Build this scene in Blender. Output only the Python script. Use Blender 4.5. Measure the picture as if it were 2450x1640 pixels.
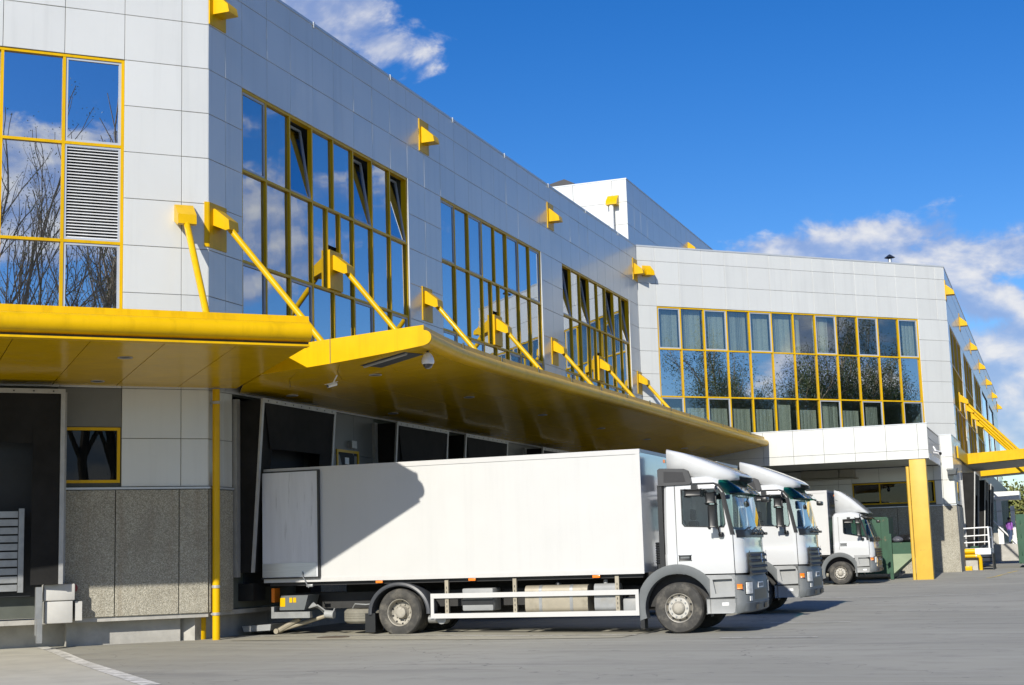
import bpy, bmesh, math, random
import numpy as np
from mathutils import Vector, Matrix
R=math.radians
random.seed(7)
for o in list(bpy.data.objects): bpy.data.objects.remove(o)
scn=bpy.context.scene
COL=scn.collection
# ------------------------------------------------------------------ camera
def cam_axes(yaw,pitch,roll):
    f=Vector((-math.sin(yaw)*math.cos(pitch),math.cos(yaw)*math.cos(pitch),math.sin(pitch)))
    r=Vector((math.cos(yaw),math.sin(yaw),0)); u=r.cross(f)
    return r*math.cos(roll)+u*math.sin(roll), -r*math.sin(roll)+u*math.cos(roll), f
cr,cu,cf=cam_axes(R(20.334),R(8.326),R(-1.738))
cd=bpy.data.cameras.new('camera'); cam=bpy.data.objects.new('camera',cd); COL.objects.link(cam)
cd.sensor_width=36; cd.lens=36*3487/2450; cd.clip_start=.1; cd.clip_end=6000
M=Matrix.Identity(4)
for i in range(3): M[i][0]=cr[i]; M[i][1]=cu[i]; M[i][2]=-cf[i]
M[2][3]=1.7
cam.matrix_world=M; scn.camera=cam
# ------------------------------------------------------------------ light
SUNV=Vector((-.01,1,-.555)).normalized()      # way the sunlight travels
SUN_EL=math.asin(-SUNV.z)
ld=bpy.data.lights.new('sun','SUN'); ld.energy=5.0; ld.angle=R(.53); ld.color=(1,.94,.83)
sun=bpy.data.objects.new('sun',ld); COL.objects.link(sun)
sun.rotation_euler=SUNV.to_track_quat('-Z','Y').to_euler(); sun.location=(0,-60,60)
scn.view_settings.view_transform='Standard'; scn.view_settings.look='None'
scn.view_settings.exposure=0.14; scn.view_settings.gamma=1
scn.render.engine='CYCLES'
try:
    scn.cycles.max_bounces=7; scn.cycles.transparent_max_bounces=10; scn.cycles.diffuse_bounces=3; scn.cycles.sample_clamp_indirect=6; scn.cycles.caustics_reflective=False; scn.cycles.caustics_refractive=False
except Exception: pass
# ------------------------------------------------------------------ node helper
class NT:
    def __init__(s,tree): s.t=tree; s.n=tree.nodes; s.l=tree.links
    def node(s,typ,**kw):
        n=s.n.new(typ)
        for k,v in kw.items(): setattr(n,k,v)
        return n
    def put(s,sock,val):
        if isinstance(val,bpy.types.NodeSocket): s.l.new(val,sock)
        else: sock.default_value=val
    def math(s,op,a,b=None,c=None,clamp=False):
        n=s.node('ShaderNodeMath',operation=op,use_clamp=clamp); s.put(n.inputs[0],a)
        if b is not None: s.put(n.inputs[1],b)
        if c is not None: s.put(n.inputs[2],c)
        return n.outputs[0]
    def noise(s,vec,scale,detail=4,rough=.55,dist=0,dim='3D'):
        n=s.node('ShaderNodeTexNoise',noise_dimensions=dim); 
        if vec is not None: s.l.new(vec,n.inputs['Vector'])
        n.inputs['Scale'].default_value=scale; n.inputs['Detail'].default_value=detail
        n.inputs['Roughness'].default_value=rough; n.inputs['Distortion'].default_value=dist
        return n.outputs['Fac']
    def ramp(s,fac,stops,interp='LINEAR'):
        n=s.node('ShaderNodeValToRGB'); s.put(n.inputs[0],fac); cr_=n.color_ramp; cr_.interpolation=interp
        while len(cr_.elements)<len(stops): cr_.elements.new(.5)
        for e,(p,c) in zip(cr_.elements,stops):
            e.position=p; e.color=(c,c,c,1) if not hasattr(c,'__len__') else (*c[:3],1)
        return n.outputs[0]
    def mix(s,fac,a,b,blend='MIX'):
        n=s.node('ShaderNodeMix',data_type='RGBA',blend_type=blend); s.put(n.inputs[0],fac)
        for i,v in ((6,a),(7,b)):
            if isinstance(v,bpy.types.NodeSocket): s.l.new(v,n.inputs[i])
            else: n.inputs[i].default_value=(*v[:3],1)
        return n.outputs[2]
    def maprange(s,v,a,b,c,d,smooth=True):
        n=s.node('ShaderNodeMapRange'); n.interpolation_type='SMOOTHSTEP' if smooth else 'LINEAR'
        s.put(n.inputs[0],v)
        for i,x in enumerate((a,b,c,d)): s.put(n.inputs[i+1],x)
        return n.outputs[0]
# ------------------------------------------------------------------ world: sky and clouds
w=bpy.data.worlds.new('World'); scn.world=w; w.use_nodes=True
nt=NT(w.node_tree); nt.n.clear()
out=nt.node('ShaderNodeOutputWorld'); bg=nt.node('ShaderNodeBackground'); nt.l.new(bg.outputs[0],out.inputs[0])
sky=nt.node('ShaderNodeTexSky',sky_type='NISHITA'); sky.sun_disc=False; sky.sun_elevation=SUN_EL; sky.sun_rotation=R(180)
sky.altitude=300; sky.air_density=1.0; sky.dust_density=.25; sky.ozone_density=4.0
tc=nt.node('ShaderNodeTexCoord'); sx=nt.node('ShaderNodeSeparateXYZ'); nt.l.new(tc.outputs['Generated'],sx.inputs[0])
X,Y,Z=sx.outputs
az=nt.math('ARCTAN2',X,Y); el=nt.math('ARCSINE',Z)
azd=nt.math('MULTIPLY',az,180/math.pi); eld=nt.math('MULTIPLY',el,180/math.pi)
def cvec(da,de):
    cv=nt.node('ShaderNodeCombineXYZ'); nt.l.new(nt.math('MULTIPLY_ADD',azd,.8,da*.8),cv.inputs[0]); nt.l.new(nt.math('MULTIPLY_ADD',eld,1.25,de*1.25),cv.inputs[1]); cv.inputs[2].default_value=3.7
    return cv.outputs[0]
v0=cvec(0,0); m=None
for (ca,ce,wa,we,s) in ((-28.0,20.8,3.6,1.7,.95),(-25.0,19.9,2.7,1.1,.9),
                        (-8.9,11.0,3.3,1.25,1.3),(-6.3,11.1,3.1,1.6,1.45),(-3.4,10.6,3.0,1.75,1.3),(-1.2,10.6,2.4,1.2,1.15),(-2.1,8.8,1.8,.95,1.3),(-1.0,6.0,3.0,2.7,1.6)):
    vs_=nt.node('ShaderNodeCombineXYZ'); nt.l.new(nt.math('MULTIPLY_ADD',azd,1/wa,-ca/wa),vs_.inputs[0]); nt.l.new(nt.math('MULTIPLY_ADD',eld,1/we,-ce/we),vs_.inputs[1])
    ln=nt.node('ShaderNodeVectorMath',operation='LENGTH'); nt.l.new(vs_.outputs[0],ln.inputs[0])
    b=nt.math('MULTIPLY_ADD',ln.outputs['Value'],-s,1.25*s)
    m=b if m is None else nt.math('MAXIMUM',m,b)
# the rest of the sky: scattered cumulus in a low belt
big=nt.noise(v0,.085,2,.5)
belt=nt.math('MULTIPLY',nt.maprange(eld,1,6,.55,1),nt.maprange(eld,11,24,1,0))
g=nt.math('SUBTRACT',nt.math('MULTIPLY',nt.maprange(big,.465,.64,-.4,1.7),belt),.12)
ina=nt.math('MULTIPLY',nt.maprange(azd,-52,-44,0,1),nt.maprange(azd,1.5,6,1,0))
g=nt.math('SUBTRACT',g,nt.math('MULTIPLY',ina,2.5))
m=nt.math('MAXIMUM',nt.math('MAXIMUM',m,g),-1.0)
f0=nt.noise(v0,.42,6,.58,.25); f1=nt.noise(cvec(.35,.75),.42,3,.55)
d0=nt.math('ADD',nt.math('MULTIPLY',m,.62),nt.math('MULTIPLY_ADD',f0,2.3,-1.15))
d1=nt.math('ADD',nt.math('MULTIPLY',m,.62),nt.math('MULTIPLY_ADD',f1,2.3,-1.15))
w.cycles.sampling_method='MANUAL'; w.cycles.sample_map_resolution=512
fac=nt.maprange(d0,.05,.52,0,1)
lit=nt.maprange(nt.math('SUBTRACT',d0,nt.math('MULTIPLY',d1,.85)),-.22,.62,0,1)
ccol=nt.mix(lit,(.36,.46,.74),(1.0,.99,.98))
fac=nt.math('MULTIPLY',fac,nt.maprange(lit,0,1,.72,.93))
hs=nt.node('ShaderNodeHueSaturation'); hs.inputs['Saturation'].default_value=1.34; hs.inputs['Value'].default_value=1.08; hs.inputs['Hue'].default_value=.513
nt.l.new(sky.outputs[0],hs.inputs['Color'])
cs=nt.node('ShaderNodeVectorMath',operation='SCALE'); nt.l.new(ccol,cs.inputs[0]); cs.inputs['Scale'].default_value=7.6
skyc=nt.mix(fac,hs.outputs[0],cs.outputs[0])
nt.l.new(skyc,bg.inputs[0]); bg.inputs[1].default_value=.105
# ------------------------------------------------------------------ materials
MATS={}
def mat(name,col,rough=.5,metal=0,spec=.5,coat=0,coat_r=.05,var=0,vscale=3,bump=0,bscale=20,dirt=None,dscale=1.2,dlo=.5,dhi=.75,alpha=None,vec='Object',stretch=None,ior=None,bdist=.02,detail=4,streak=0,rnd=0):
    if name in MATS: return MATS[name]
    m=bpy.data.materials.new(name); m.use_nodes=True; t=NT(m.node_tree); p=t.n['Principled BSDF']
    p.inputs['Roughness'].default_value=rough; p.inputs['Metallic'].default_value=metal; p.inputs['Specular IOR Level'].default_value=spec
    p.inputs['Coat Weight'].default_value=coat; p.inputs['Coat Roughness'].default_value=coat_r
    if ior: p.inputs['IOR'].default_value=ior
    tcn=t.node('ShaderNodeTexCoord'); v=tcn.outputs['Object']
    if vec=='World':
        gm=t.node('ShaderNodeNewGeometry'); v=gm.outputs['Position']
    if stretch:
        mp=t.node('ShaderNodeMapping'); mp.inputs['Scale'].default_value=stretch; t.l.new(v,mp.inputs[0]); v=mp.outputs[0]
    c=None
    if var:
        f=t.noise(v,vscale,detail,.6)
        k=t.maprange(f,.3,.7,1-var,1+var,False)
        cc=t.node('ShaderNodeVectorMath',operation='SCALE'); cc.inputs[0].default_value=col; t.l.new(k,cc.inputs['Scale']); c=cc.outputs[0]
    if dirt:
        f=t.noise(v,dscale,6,.65); k=t.maprange(f,dlo,dhi,0,1)
        c=t.mix(k,c if c is not None else col,dirt)
    if streak or rnd:
        if c is None:
            rg_=t.node('ShaderNodeRGB'); rg_.outputs[0].default_value=(*col,1); c=rg_.outputs[0]
        k=None
        if streak:
            gm2=t.node('ShaderNodeNewGeometry'); mp3=t.node('ShaderNodeMapping'); mp3.inputs['Scale'].default_value=(2.2,2.2,.10); t.l.new(gm2.outputs['Position'],mp3.inputs[0])
            k=t.maprange(t.noise(mp3.outputs[0],1.6,6,.65),.46,.72,1,1-streak)
        if rnd:
            oi=t.node('ShaderNodeObjectInfo'); r_=t.maprange(oi.outputs['Random'],0,1,1-rnd,1+rnd,False); k=r_ if k is None else t.math('MULTIPLY',k,r_)
        sc2=t.node('ShaderNodeVectorMath',operation='SCALE'); t.l.new(c,sc2.inputs[0]); t.l.new(k,sc2.inputs['Scale']); c=sc2.outputs[0]
    if c is None: p.inputs['Base Color'].default_value=(*col,1)
    else: t.l.new(c,p.inputs['Base Color'])
    if bump:
        b=t.node('ShaderNodeBump'); b.inputs['Strength'].default_value=bump; b.inputs['Distance'].default_value=bdist
        t.l.new(t.noise(v,bscale,3,.5),b.inputs['Height']); t.l.new(b.outputs[0],p.inputs['Normal'])
    MATS[name]=m; return m
WHITEP=mat('panel_white',(.66,.67,.645),.30,.14,.4,.30,.05,var=.02,vscale=.8,vec='World',bump=.14,bscale=.7,bdist=.02,streak=.06,rnd=.022)
YEL=mat('yellow_paint',(.68,.41,.0),.38,0,.22,.06,.10,var=.08,vscale=1.2,vec='World',streak=.16,rnd=.03,bump=.05,bscale=6,bdist=.004)
YELS=mat('yellow_soffit',(.62,.38,.0),.2,0,.16,.13,.025,var=.06,vscale=.7,vec='World',bump=.85,bscale=1.5,bdist=.03)
YELC=mat('yellow_column_paint',(.64,.41,.06),.5,0,.4,0,var=.08,vscale=1.5,vec='World',dirt=(.42,.27,.06),dscale=3,dlo=.62,dhi=.8)
GREYF=mat('casement_grey',(.42,.46,.52),.4,var=.05)
CORE=mat('wall_core_dark',(.09,.10,.085),.8,var=.1)
ROOF=mat('roof_membrane',(.22,.22,.21),.9,var=.15,vec='World')
COP=mat('coping_metal',(.55,.58,.6),.35,.3,var=.05)
INT=mat('interior_wall',(.30,.31,.30),.9,var=.1,vscale=.5,vec='World')
INTD=mat('interior_dark',(.03,.035,.04),.8,var=.1)
BLIND=mat('blind_fabric',(.72,.70,.58),.9,var=.07,vscale=6)
BLACK=mat('black_rubber_curtain',(.014,.014,.014),.75,0,.2,var=.35,vscale=2,vec='World',bump=.15,bscale=3)
FRAMEW=mat('galvanised_frame',(.40,.40,.39),.45,.3,var=.1,vscale=5,vec='World')
CONC=mat('concrete',(.40,.39,.36),.85,var=.16,vscale=2.5,vec='World',bump=.2,bscale=14,dirt=(.22,.21,.18),dscale=1.1,dlo=.55,dhi=.8)
CONCP=mat('concrete_painted',(.52,.515,.49),.7,var=.07,vscale=3,vec='World',dirt=(.4,.38,.33),dscale=3,dlo=.6,dhi=.85)
STEEL=mat('grey_steel',(.33,.34,.34),.45,.5,var=.15,vscale=5)
WSTEEL=mat('white_steel',(.78,.79,.79),.4,var=.06,vscale=4)
TRUCKW=mat('truck_white_paint',(.57,.585,.59),.22,0,.5,.8,.03,var=.012,vscale=1.2)
BOXW=mat('box_white_skin',(.545,.55,.54),.42,0,.4,.15,.2,streak=.035,var=.022,vscale=.9,dirt=(.48,.485,.47),dscale=.8,dlo=.6,dhi=.95)
BOXRAIL=mat('box_rail_white',(.54,.54,.53),.35,var=.03)
BOXFR=mat('box_front_skin',(.70,.74,.80),.14,.25,.6,.6,.05,var=.04,bump=.12,bscale=1.6)
DOORG=mat('box_door_skin',(.66,.68,.72),.45,0,.4,.1,var=.06,vscale=1,stretch=(6,1,.6),dirt=(.36,.37,.40),dscale=1.6,dlo=.58,dhi=.78)
ALU=mat('aluminium',(.55,.57,.58),.38,.7,var=.08,stretch=(.5,1,14),vscale=3)
GREYP=mat('grey_plastic',(.125,.137,.142),.5,0,.45,var=.08,vscale=4)
GREYL=mat('light_grey_plastic',(.30,.31,.31),.55,var=.12,vscale=3,dirt=(.25,.23,.19),dscale=2,dlo=.55,dhi=.85)
BLKP=mat('black_plastic',(.016,.017,.018),.38,0,.5,var=.2,vscale=5)
TYRE=mat('tyre_rubber',(.055,.054,.051),.85,0,.25,var=.2,vscale=5,dirt=(.15,.14,.12),dscale=4,dlo=.45,dhi=.75)
RIM=mat('rim_silver',(.52,.50,.45),.42,.55,var=.15,vscale=6,dirt=(.26,.235,.19),dscale=5,dlo=.55,dhi=.8)
RIMD=mat('rim_dusty',(.36,.34,.29),.65,.25,var=.2,vscale=6,dirt=(.12,.11,.09),dscale=5,dlo=.5,dhi=.8)
CHAS=mat('chassis_black',(.02,.02,.02),.6,var=.3,vscale=3)
CHROME=mat('chrome',(.75,.75,.75),.12,1)
LENS=mat('lamp_lens',(.86,.87,.84),.12,.1,.6,.8,.02,var=.25,vscale=14)
ORANGE=mat('indicator_orange',(.85,.22,.015),.25,0,.5,.6)
TANKM=mat('tank_beige',(.36,.325,.25),.5,.25,var=.1,vscale=3,dirt=(.22,.20,.15),dscale=2)
SEAT=mat('seat_fabric',(.05,.06,.07),.9,var=.2)
CABINT=mat('cab_interior',(.10,.105,.11),.8,var=.1)
GREEN=mat('container_green',(.024,.08,.045),.5,0,.4,var=.15,vscale=2,dirt=(.22,.15,.08),dscale=2.6,dlo=.62,dhi=.82)  # base green darkened to stand in for shade the sun leaves off the compactor
GREENL=mat('chute_pale_green',(.24,.31,.20),.6,var=.12,vscale=2,dirt=(.25,.22,.14),dscale=2,dlo=.55,dhi=.8)
BAG=mat('bin_bag_black',(.018,.018,.021),.28,0,.5,var=.2,bump=.8,bscale=9,bdist=.05)
BAGW=mat('bin_bag_grey',(.09,.095,.12),.4,var=.2,bump=.8,bscale=9,bdist=.05)
LINEW=mat('road_paint_white',(.76,.75,.70),.7,var=.1,vscale=6,vec='World',dirt=(.44,.43,.39),dscale=4,dlo=.42,dhi=.62)
LINEY=mat('road_paint_yellow',(.62,.46,.10),.7,var=.1,vscale=6,vec='World',dirt=(.33,.32,.29),dscale=3,dlo=.42,dhi=.62)
SKIN=mat('skin',(.55,.36,.27),.6); PURPLE=mat('purple_cloth',(.26,.09,.40),.8,var=.1); JEANS=mat('blue_jeans',(.05,.08,.17),.85,var=.1); HAIR=mat('dark_hair',(.03,.02,.015),.7,var=.2); SHOE=mat('shoe_black',(.02,.02,.02),.6,var=.1)
BARK=mat('bark',(.32,.26,.19),.9,var=.3,vscale=6); 
CAMW=mat('camera_white',(.80,.81,.82),.3,0,.5,.3); CAMD=mat('camera_dark_dome',(.015,.015,.02),.05,0,.7,1,.01)
PURLED=mat('red_signal',(.25,.02,.02),.3)
def glassmat(name,tint,f0,rough=0.0,bump=.0,bscale=.8,bdist=.01,power=4.0):
    m=bpy.data.materials.new(name); m.use_nodes=True; t=NT(m.node_tree); t.n.clear()
    o=t.node('ShaderNodeOutputMaterial'); mx=t.node('ShaderNodeMixShader'); t.l.new(mx.outputs[0],o.inputs[0])
    tr=t.node('ShaderNodeBsdfTransparent'); tr.inputs[0].default_value=(*tint,1)
    gl=t.node('ShaderNodeBsdfGlossy'); gl.inputs['Roughness'].default_value=rough; gl.inputs[0].default_value=(.93,.96,1,1)
    lw=t.node('ShaderNodeLayerWeight'); lw.inputs[0].default_value=.5
    fr=t.math('ADD',t.math('MULTIPLY',t.math('POWER',lw.outputs['Facing'],power),1-f0),f0,clamp=True)
    t.l.new(fr,mx.inputs[0]); t.l.new(tr.outputs[0],mx.inputs[1]); t.l.new(gl.outputs[0],mx.inputs[2])
    if bump:
        gm=t.node('ShaderNodeNewGeometry')
        mp=t.node('ShaderNodeMapping'); mp.inputs['Scale'].default_value=(1,1,.45); t.l.new(gm.outputs['Position'],mp.inputs[0])
        b=t.node('ShaderNodeBump'); b.inputs['Strength'].default_value=bump; b.inputs['Distance'].default_value=bdist
        t.l.new(t.noise(mp.outputs[0],bscale,2,.45),b.inputs['Height'])
        t.l.new(b.outputs[0],gl.inputs['Normal'])
    MATS[name]=m; return m
GLASSD=glassmat('dark_glass',(.4,.45,.45),.025,0,.05,.9,.01,4.5)
TYRED=mat('tyre_dusty',(.22,.21,.175),.9,0,.2,var=.15,vscale=5)
SLATD=mat('grille_dark_grey',(.022,.023,.026),.65,var=.1)
GLASSB=glassmat('solar_glass_blue',(.45,.52,.57),.40,0,.16,.8,.012,2.6)
GLASSL=glassmat('mirror_glass_blue',(.45,.52,.57),.72,0,.08,.9,.01,2.6)
GLASSW=glassmat('window_glass',(.80,.86,.86),.17,0,.06,.9,.01,3)
GLASST=glassmat('truck_glass',(.85,.91,.91),.06,0)
GLASSV=glassmat('visor_green_glass',(.10,.44,.34),.06,0)
GLASSK=glassmat('kiosk_glass',(.8,.86,.86),.06,0)
# exposed aggregate
def aggregate():
    m=bpy.data.materials.new('exposed_aggregate'); m.use_nodes=True; t=NT(m.node_tree); p=t.n['Principled BSDF']
    g=t.node('ShaderNodeNewGeometry'); v=g.outputs['Position']
    vo=t.node('ShaderNodeTexVoronoi'); vo.inputs['Scale'].default_value=60; t.l.new(v,vo.inputs['Vector'])
    bw=t.node('ShaderNodeSeparateColor'); t.l.new(vo.outputs['Color'],bw.inputs[0])
    c=t.ramp(bw.outputs[0],[(0,(.22,.208,.165)),(.45,(.34,.322,.262)),(.75,(.41,.388,.32)),(1,(.53,.505,.43))])
    st=t.noise(v,1.1,5,.65); c=t.mix(t.maprange(st,.45,.75,0,.5),c,(.20,.185,.15)); mpz=t.node('ShaderNodeMapping'); mpz.inputs['Scale'].default_value=(3,3,.25); t.l.new(v,mpz.inputs[0]); c=t.mix(t.maprange(t.noise(mpz.outputs[0],1.3,5,.6),.5,.72,0,.35),c,(.24,.19,.13))
    t.l.new(c,p.inputs['Base Color']); p.inputs['Roughness'].default_value=.85
    b=t.node('ShaderNodeBump'); b.inputs['Strength'].default_value=.6; b.inputs['Distance'].default_value=.01; t.l.new(vo.outputs['Distance'],b.inputs['Height']); b.invert=True
    t.l.new(b.outputs[0],p.inputs['Normal']); return m
AGG=aggregate()
def asphalt():
    m=bpy.data.materials.new('yard_asphalt'); m.use_nodes=True; t=NT(m.node_tree); p=t.n['Principled BSDF']
    g=t.node('ShaderNodeNewGeometry'); v=g.outputs['Position']
    a=t.noise(v,.16,5,.6); b=t.noise(v,1.3,6,.65); f=t.noise(v,45,3,.7)
    mp=t.node('ShaderNodeMapping'); mp.inputs['Rotation'].default_value=(0,0,R(24)); mp.inputs['Scale'].default_value=(.10,1.25,1); t.l.new(v,mp.inputs[0])
    tr=t.noise(mp.outputs[0],.9,5,.62,.4)
    mp2=t.node('ShaderNodeMapping'); mp2.inputs['Rotation'].default_value=(0,0,R(-6)); mp2.inputs['Scale'].default_value=(.07,1.6,1); t.l.new(v,mp2.inputs[0])
    tr2=t.noise(mp2.outputs[0],1.4,4,.6,.6)
    c=t.mix(t.maprange(a,.35,.68,0,1),(.305,.298,.255),(.375,.366,.314))
    c=t.mix(t.maprange(b,.45,.75,0,.5),c,(.22,.217,.195))
    c=t.mix(t.maprange(tr,.52,.70,0,.6),c,(.20,.196,.178))
    c=t.mix(t.maprange(tr2,.52,.70,0,.55),c,(.41,.402,.36))
    sp_=t.noise(v,.75,7,.72,1.2); c=t.mix(t.maprange(sp_,.60,.70,0,.55),c,(.165,.162,.147))
    oil=t.noise(v,2.6,3,.5); c=t.mix(t.math('MULTIPLY',t.maprange(oil,.68,.74,0,.6),t.maprange(a,.45,.6,1,.2)),c,(.13,.125,.12))
    c=t.mix(t.maprange(f,.35,.7,0,.35),c,(.34,.334,.30))
    vo=t.node('ShaderNodeTexVoronoi',feature='DISTANCE_TO_EDGE'); vo.inputs['Scale'].default_value=.22
    wv=t.node('ShaderNodeVectorMath',operation='ADD'); t.l.new(v,wv.inputs[0])
    nz=t.node('ShaderNodeTexNoise'); nz.inputs['Scale'].default_value=1.5; t.l.new(v,nz.inputs['Vector']); sc_=t.node('ShaderNodeVectorMath',operation='SCALE'); t.l.new(nz.outputs['Color'],sc_.inputs[0]); sc_.inputs['Scale'].default_value=1.2
    t.l.new(sc_.outputs[0],wv.inputs[1]); t.l.new(wv.outputs[0],vo.inputs['Vector'])
    crk=t.math('MULTIPLY',t.maprange(vo.outputs['Distance'],0,.006,.6,0),t.maprange(a,.42,.55,0,1))
    c=t.mix(crk,c,(.10,.10,.10))
    t.l.new(c,p.inputs['Base Color']); p.inputs['Roughness'].default_value=.88; p.inputs['Specular IOR Level'].default_value=.3
    bm_=t.node('ShaderNodeBump'); bm_.inputs['Strength'].default_value=.5; bm_.inputs['Distance'].default_value=.008; t.l.new(f,bm_.inputs['Height']); t.l.new(bm_.outputs[0],p.inputs['Normal'])
    return m
ASPH=asphalt()
APRON=mat('apron_concrete',(.50,.485,.415),.85,0,.3,var=.12,vscale=1.4,vec='World',dirt=(.42,.40,.35),dscale=.7,dlo=.5,dhi=.75,bump=.2,bscale=30)
APR2=mat('strip_concrete',(.37,.352,.285),.85,0,.3,var=.12,vscale=2,vec='World',dirt=(.34,.32,.26),dscale=1,dlo=.5,dhi=.8)
def leafmat(name,c1,c2):
    m=bpy.data.materials.new(name); m.use_nodes=True; t=NT(m.node_tree); p=t.n['Principled BSDF']
    g=t.node('ShaderNodeNewGeometry'); f=t.noise(g.outputs['Position'],.9,3,.6)
    t.l.new(t.mix(t.maprange(f,.35,.65,0,1),c1,c2),p.inputs['Base Color']); p.inputs['Roughness'].default_value=.6; return m
LEAF=leafmat('leaf_green',(.06,.10,.02),(.14,.18,.045)); LEAFY=leafmat('leaf_spring',(.14,.17,.04),(.24,.25,.08))
# ------------------------------------------------------------------ mesh helpers
class MB:
    def __init__(s): s.v=[]; s.f=[]; s.sm=[]
    def add(s,vs,fs,smooth=False):
        o=len(s.v); s.v+= [tuple(v) for v in vs]; s.f+=[tuple(i+o for i in f) for f in fs]; s.sm+=[smooth]*len(fs); return s
    def box(s,x0,x1,y0,y1,z0,z1):
        if x0>x1:x0,x1=x1,x0
        if y0>y1:y0,y1=y1,y0
        if z0>z1:z0,z1=z1,z0
        return s.add([(x0,y0,z0),(x1,y0,z0),(x1,y1,z0),(x0,y1,z0),(x0,y0,z1),(x1,y0,z1),(x1,y1,z1),(x0,y1,z1)],
            [(0,3,2,1),(4,5,6,7),(0,1,5,4),(1,2,6,5),(2,3,7,6),(3,0,4,7)])
    def cbox(s,x0,x1,y0,y1,z0,z1,c=.02):
        # box with all edges chamfered
        bm=bmesh.new(); bmesh.ops.create_cube(bm,size=1)
        for v in bm.verts: v.co=Vector(((x0+x1)/2+v.co.x*(x1-x0),(y0+y1)/2+v.co.y*(y1-y0),(z0+z1)/2+v.co.z*(z1-z0)))
        bmesh.ops.bevel(bm,geom=bm.edges[:]+bm.verts[:],offset=c,segments=2,affect='EDGES',profile=.5)
        bm.verts.index_update(); vs=[v.co[:] for v in bm.verts]; fs=[[v.index for v in f.verts] for f in bm.faces]; bm.free()
        return s.add(vs,fs,True)
    def prism(s,poly,axis,a,b,smooth=False):
        # poly of 2d points; axis 'x': (y,z), 'y': (x,z), 'z': (x,y)
        n=len(poly)
        def P(p,t): return {'x':(t,p[0],p[1]),'y':(p[0],t,p[1]),'z':(p[0],p[1],t)}[axis]
        vs=[P(p,a) for p in poly]+[P(p,b) for p in poly]
        fs=[(i,(i+1)%n,n+(i+1)%n,n+i) for i in range(n)]
        s.add(vs,fs,smooth); s.add(vs,[tuple(range(n-1,-1,-1)),tuple(range(n,2*n))]); return s
    def loft(s,rings,closed=True,caps=True,smooth=True):
        n=len(rings[0]); vs=[p for r in rings for p in r]; fs=[]
        for k in range(len(rings)-1):
            for i in range(n if closed else n-1):
                j=(i+1)%n; fs.append((k*n+i,k*n+j,(k+1)*n+j,(k+1)*n+i))
        s.add(vs,fs,smooth)
        if caps: s.add(rings[0],[tuple(range(n-1,-1,-1))]); s.add(rings[-1],[tuple(range(n))])
        return s
    def tube(s,p0,p1,r,n=12,r1=None,caps=True):
        p0=Vector(p0);p1=Vector(p1); d=(p1-p0).normalized(); a=d.orthogonal().normalized(); b=d.cross(a); r1=r if r1 is None else r1
        c=[(math.cos(2*math.pi*i/n),math.sin(2*math.pi*i/n)) for i in range(n)]
        return s.loft([[p0+(a*x+b*y)*r for x,y in c],[p1+(a*x+b*y)*r1 for x,y in c]],True,caps)
    def path(s,pts,r,n=8):
        pts=[Vector(p) for p in pts]; rings=[]; prev=None
        for i,p in enumerate(pts):
            d=((pts[min(i+1,len(pts)-1)]-pts[max(i-1,0)])).normalized()
            if prev is None: a=d.orthogonal().normalized()
            else: a=(prev-d*prev.dot(d)).normalized()
            prev=a; b=d.cross(a)
            rings.append([p+(a*math.cos(2*math.pi*k/n)+b*math.sin(2*math.pi*k/n))*r for k in range(n)])
        return s.loft(rings)
    def lathe(s,prof,c,axis='y',n=32,smooth=True,caps=False,sgn=1):
        # prof [(radius, offset along axis)]
        rings=[]
        for r,h in prof:
            ring=[]
            for i in range(n):
                a=2*math.pi*i/n; x,y=r*math.cos(a),r*math.sin(a)
                ring.append({'y':(c[0]+x,c[1]+h*sgn,c[2]+y),'z':(c[0]+x,c[1]+y,c[2]+h),'x':(c[0]+h*sgn,c[1]+x,c[2]+y)}[axis])
            rings.append(ring)
        return s.loft(rings,True,caps,smooth)
    def ring2(s,outer,inner,axis,a,b):
        # frame between two polygons of same count, extruded
        n=len(outer)
        def P(p,t): return {'x':(t,p[0],p[1]),'y':(p[0],t,p[1]),'z':(p[0],p[1],t)}[axis]
        vs=[P(p,a) for p in outer]+[P(p,a) for p in inner]+[P(p,b) for p in outer]+[P(p,b) for p in inner]
        fs=[]
        for i in range(n):
            j=(i+1)%n
            fs+=[(i,j,n+j,n+i),(2*n+j,2*n+i,3*n+i,3*n+j),(j,i,2*n+i,2*n+j),(n+i,n+j,3*n+j,3*n+i)]
        return s.add(vs,fs)
    def mesh(s,name):
        me=bpy.data.meshes.new(name); me.from_pydata(s.v,[],s.f)
        me.polygons.foreach_set('use_smooth',s.sm)
        bm=bmesh.new(); bm.from_mesh(me); bmesh.ops.remove_doubles(bm,verts=bm.verts,dist=1e-5); bmesh.ops.recalc_face_normals(bm,faces=bm.faces); bm.to_mesh(me); bm.free()
        try: me.set_sharp_from_angle(angle=R(38))
        except Exception: pass
        return me
    def build(s,name,material,parent=None,world=None):
        me=s.mesh(name); me.materials.append(material)
        return link(name,me,parent,world)
WM={}
I4=Matrix.Identity(4)
def link(name,me,parent=None,world=None):
    o=bpy.data.objects.new(name,me); COL.objects.link(o); world=world if world is not None else (WM[parent.name] if (parent is not None and parent.name in LOCALROOTS) else I4)
    if parent is not None:
        o.parent=parent; o.matrix_basis=WM[parent.name].inverted()@world
    else: o.matrix_basis=world
    WM[o.name]=world.copy(); 
    if parent is not None and parent.name in LOCALROOTS: LOCALROOTS.add(o.name)
    return o
LOCALROOTS=set()      # things modelled in their own space
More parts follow.
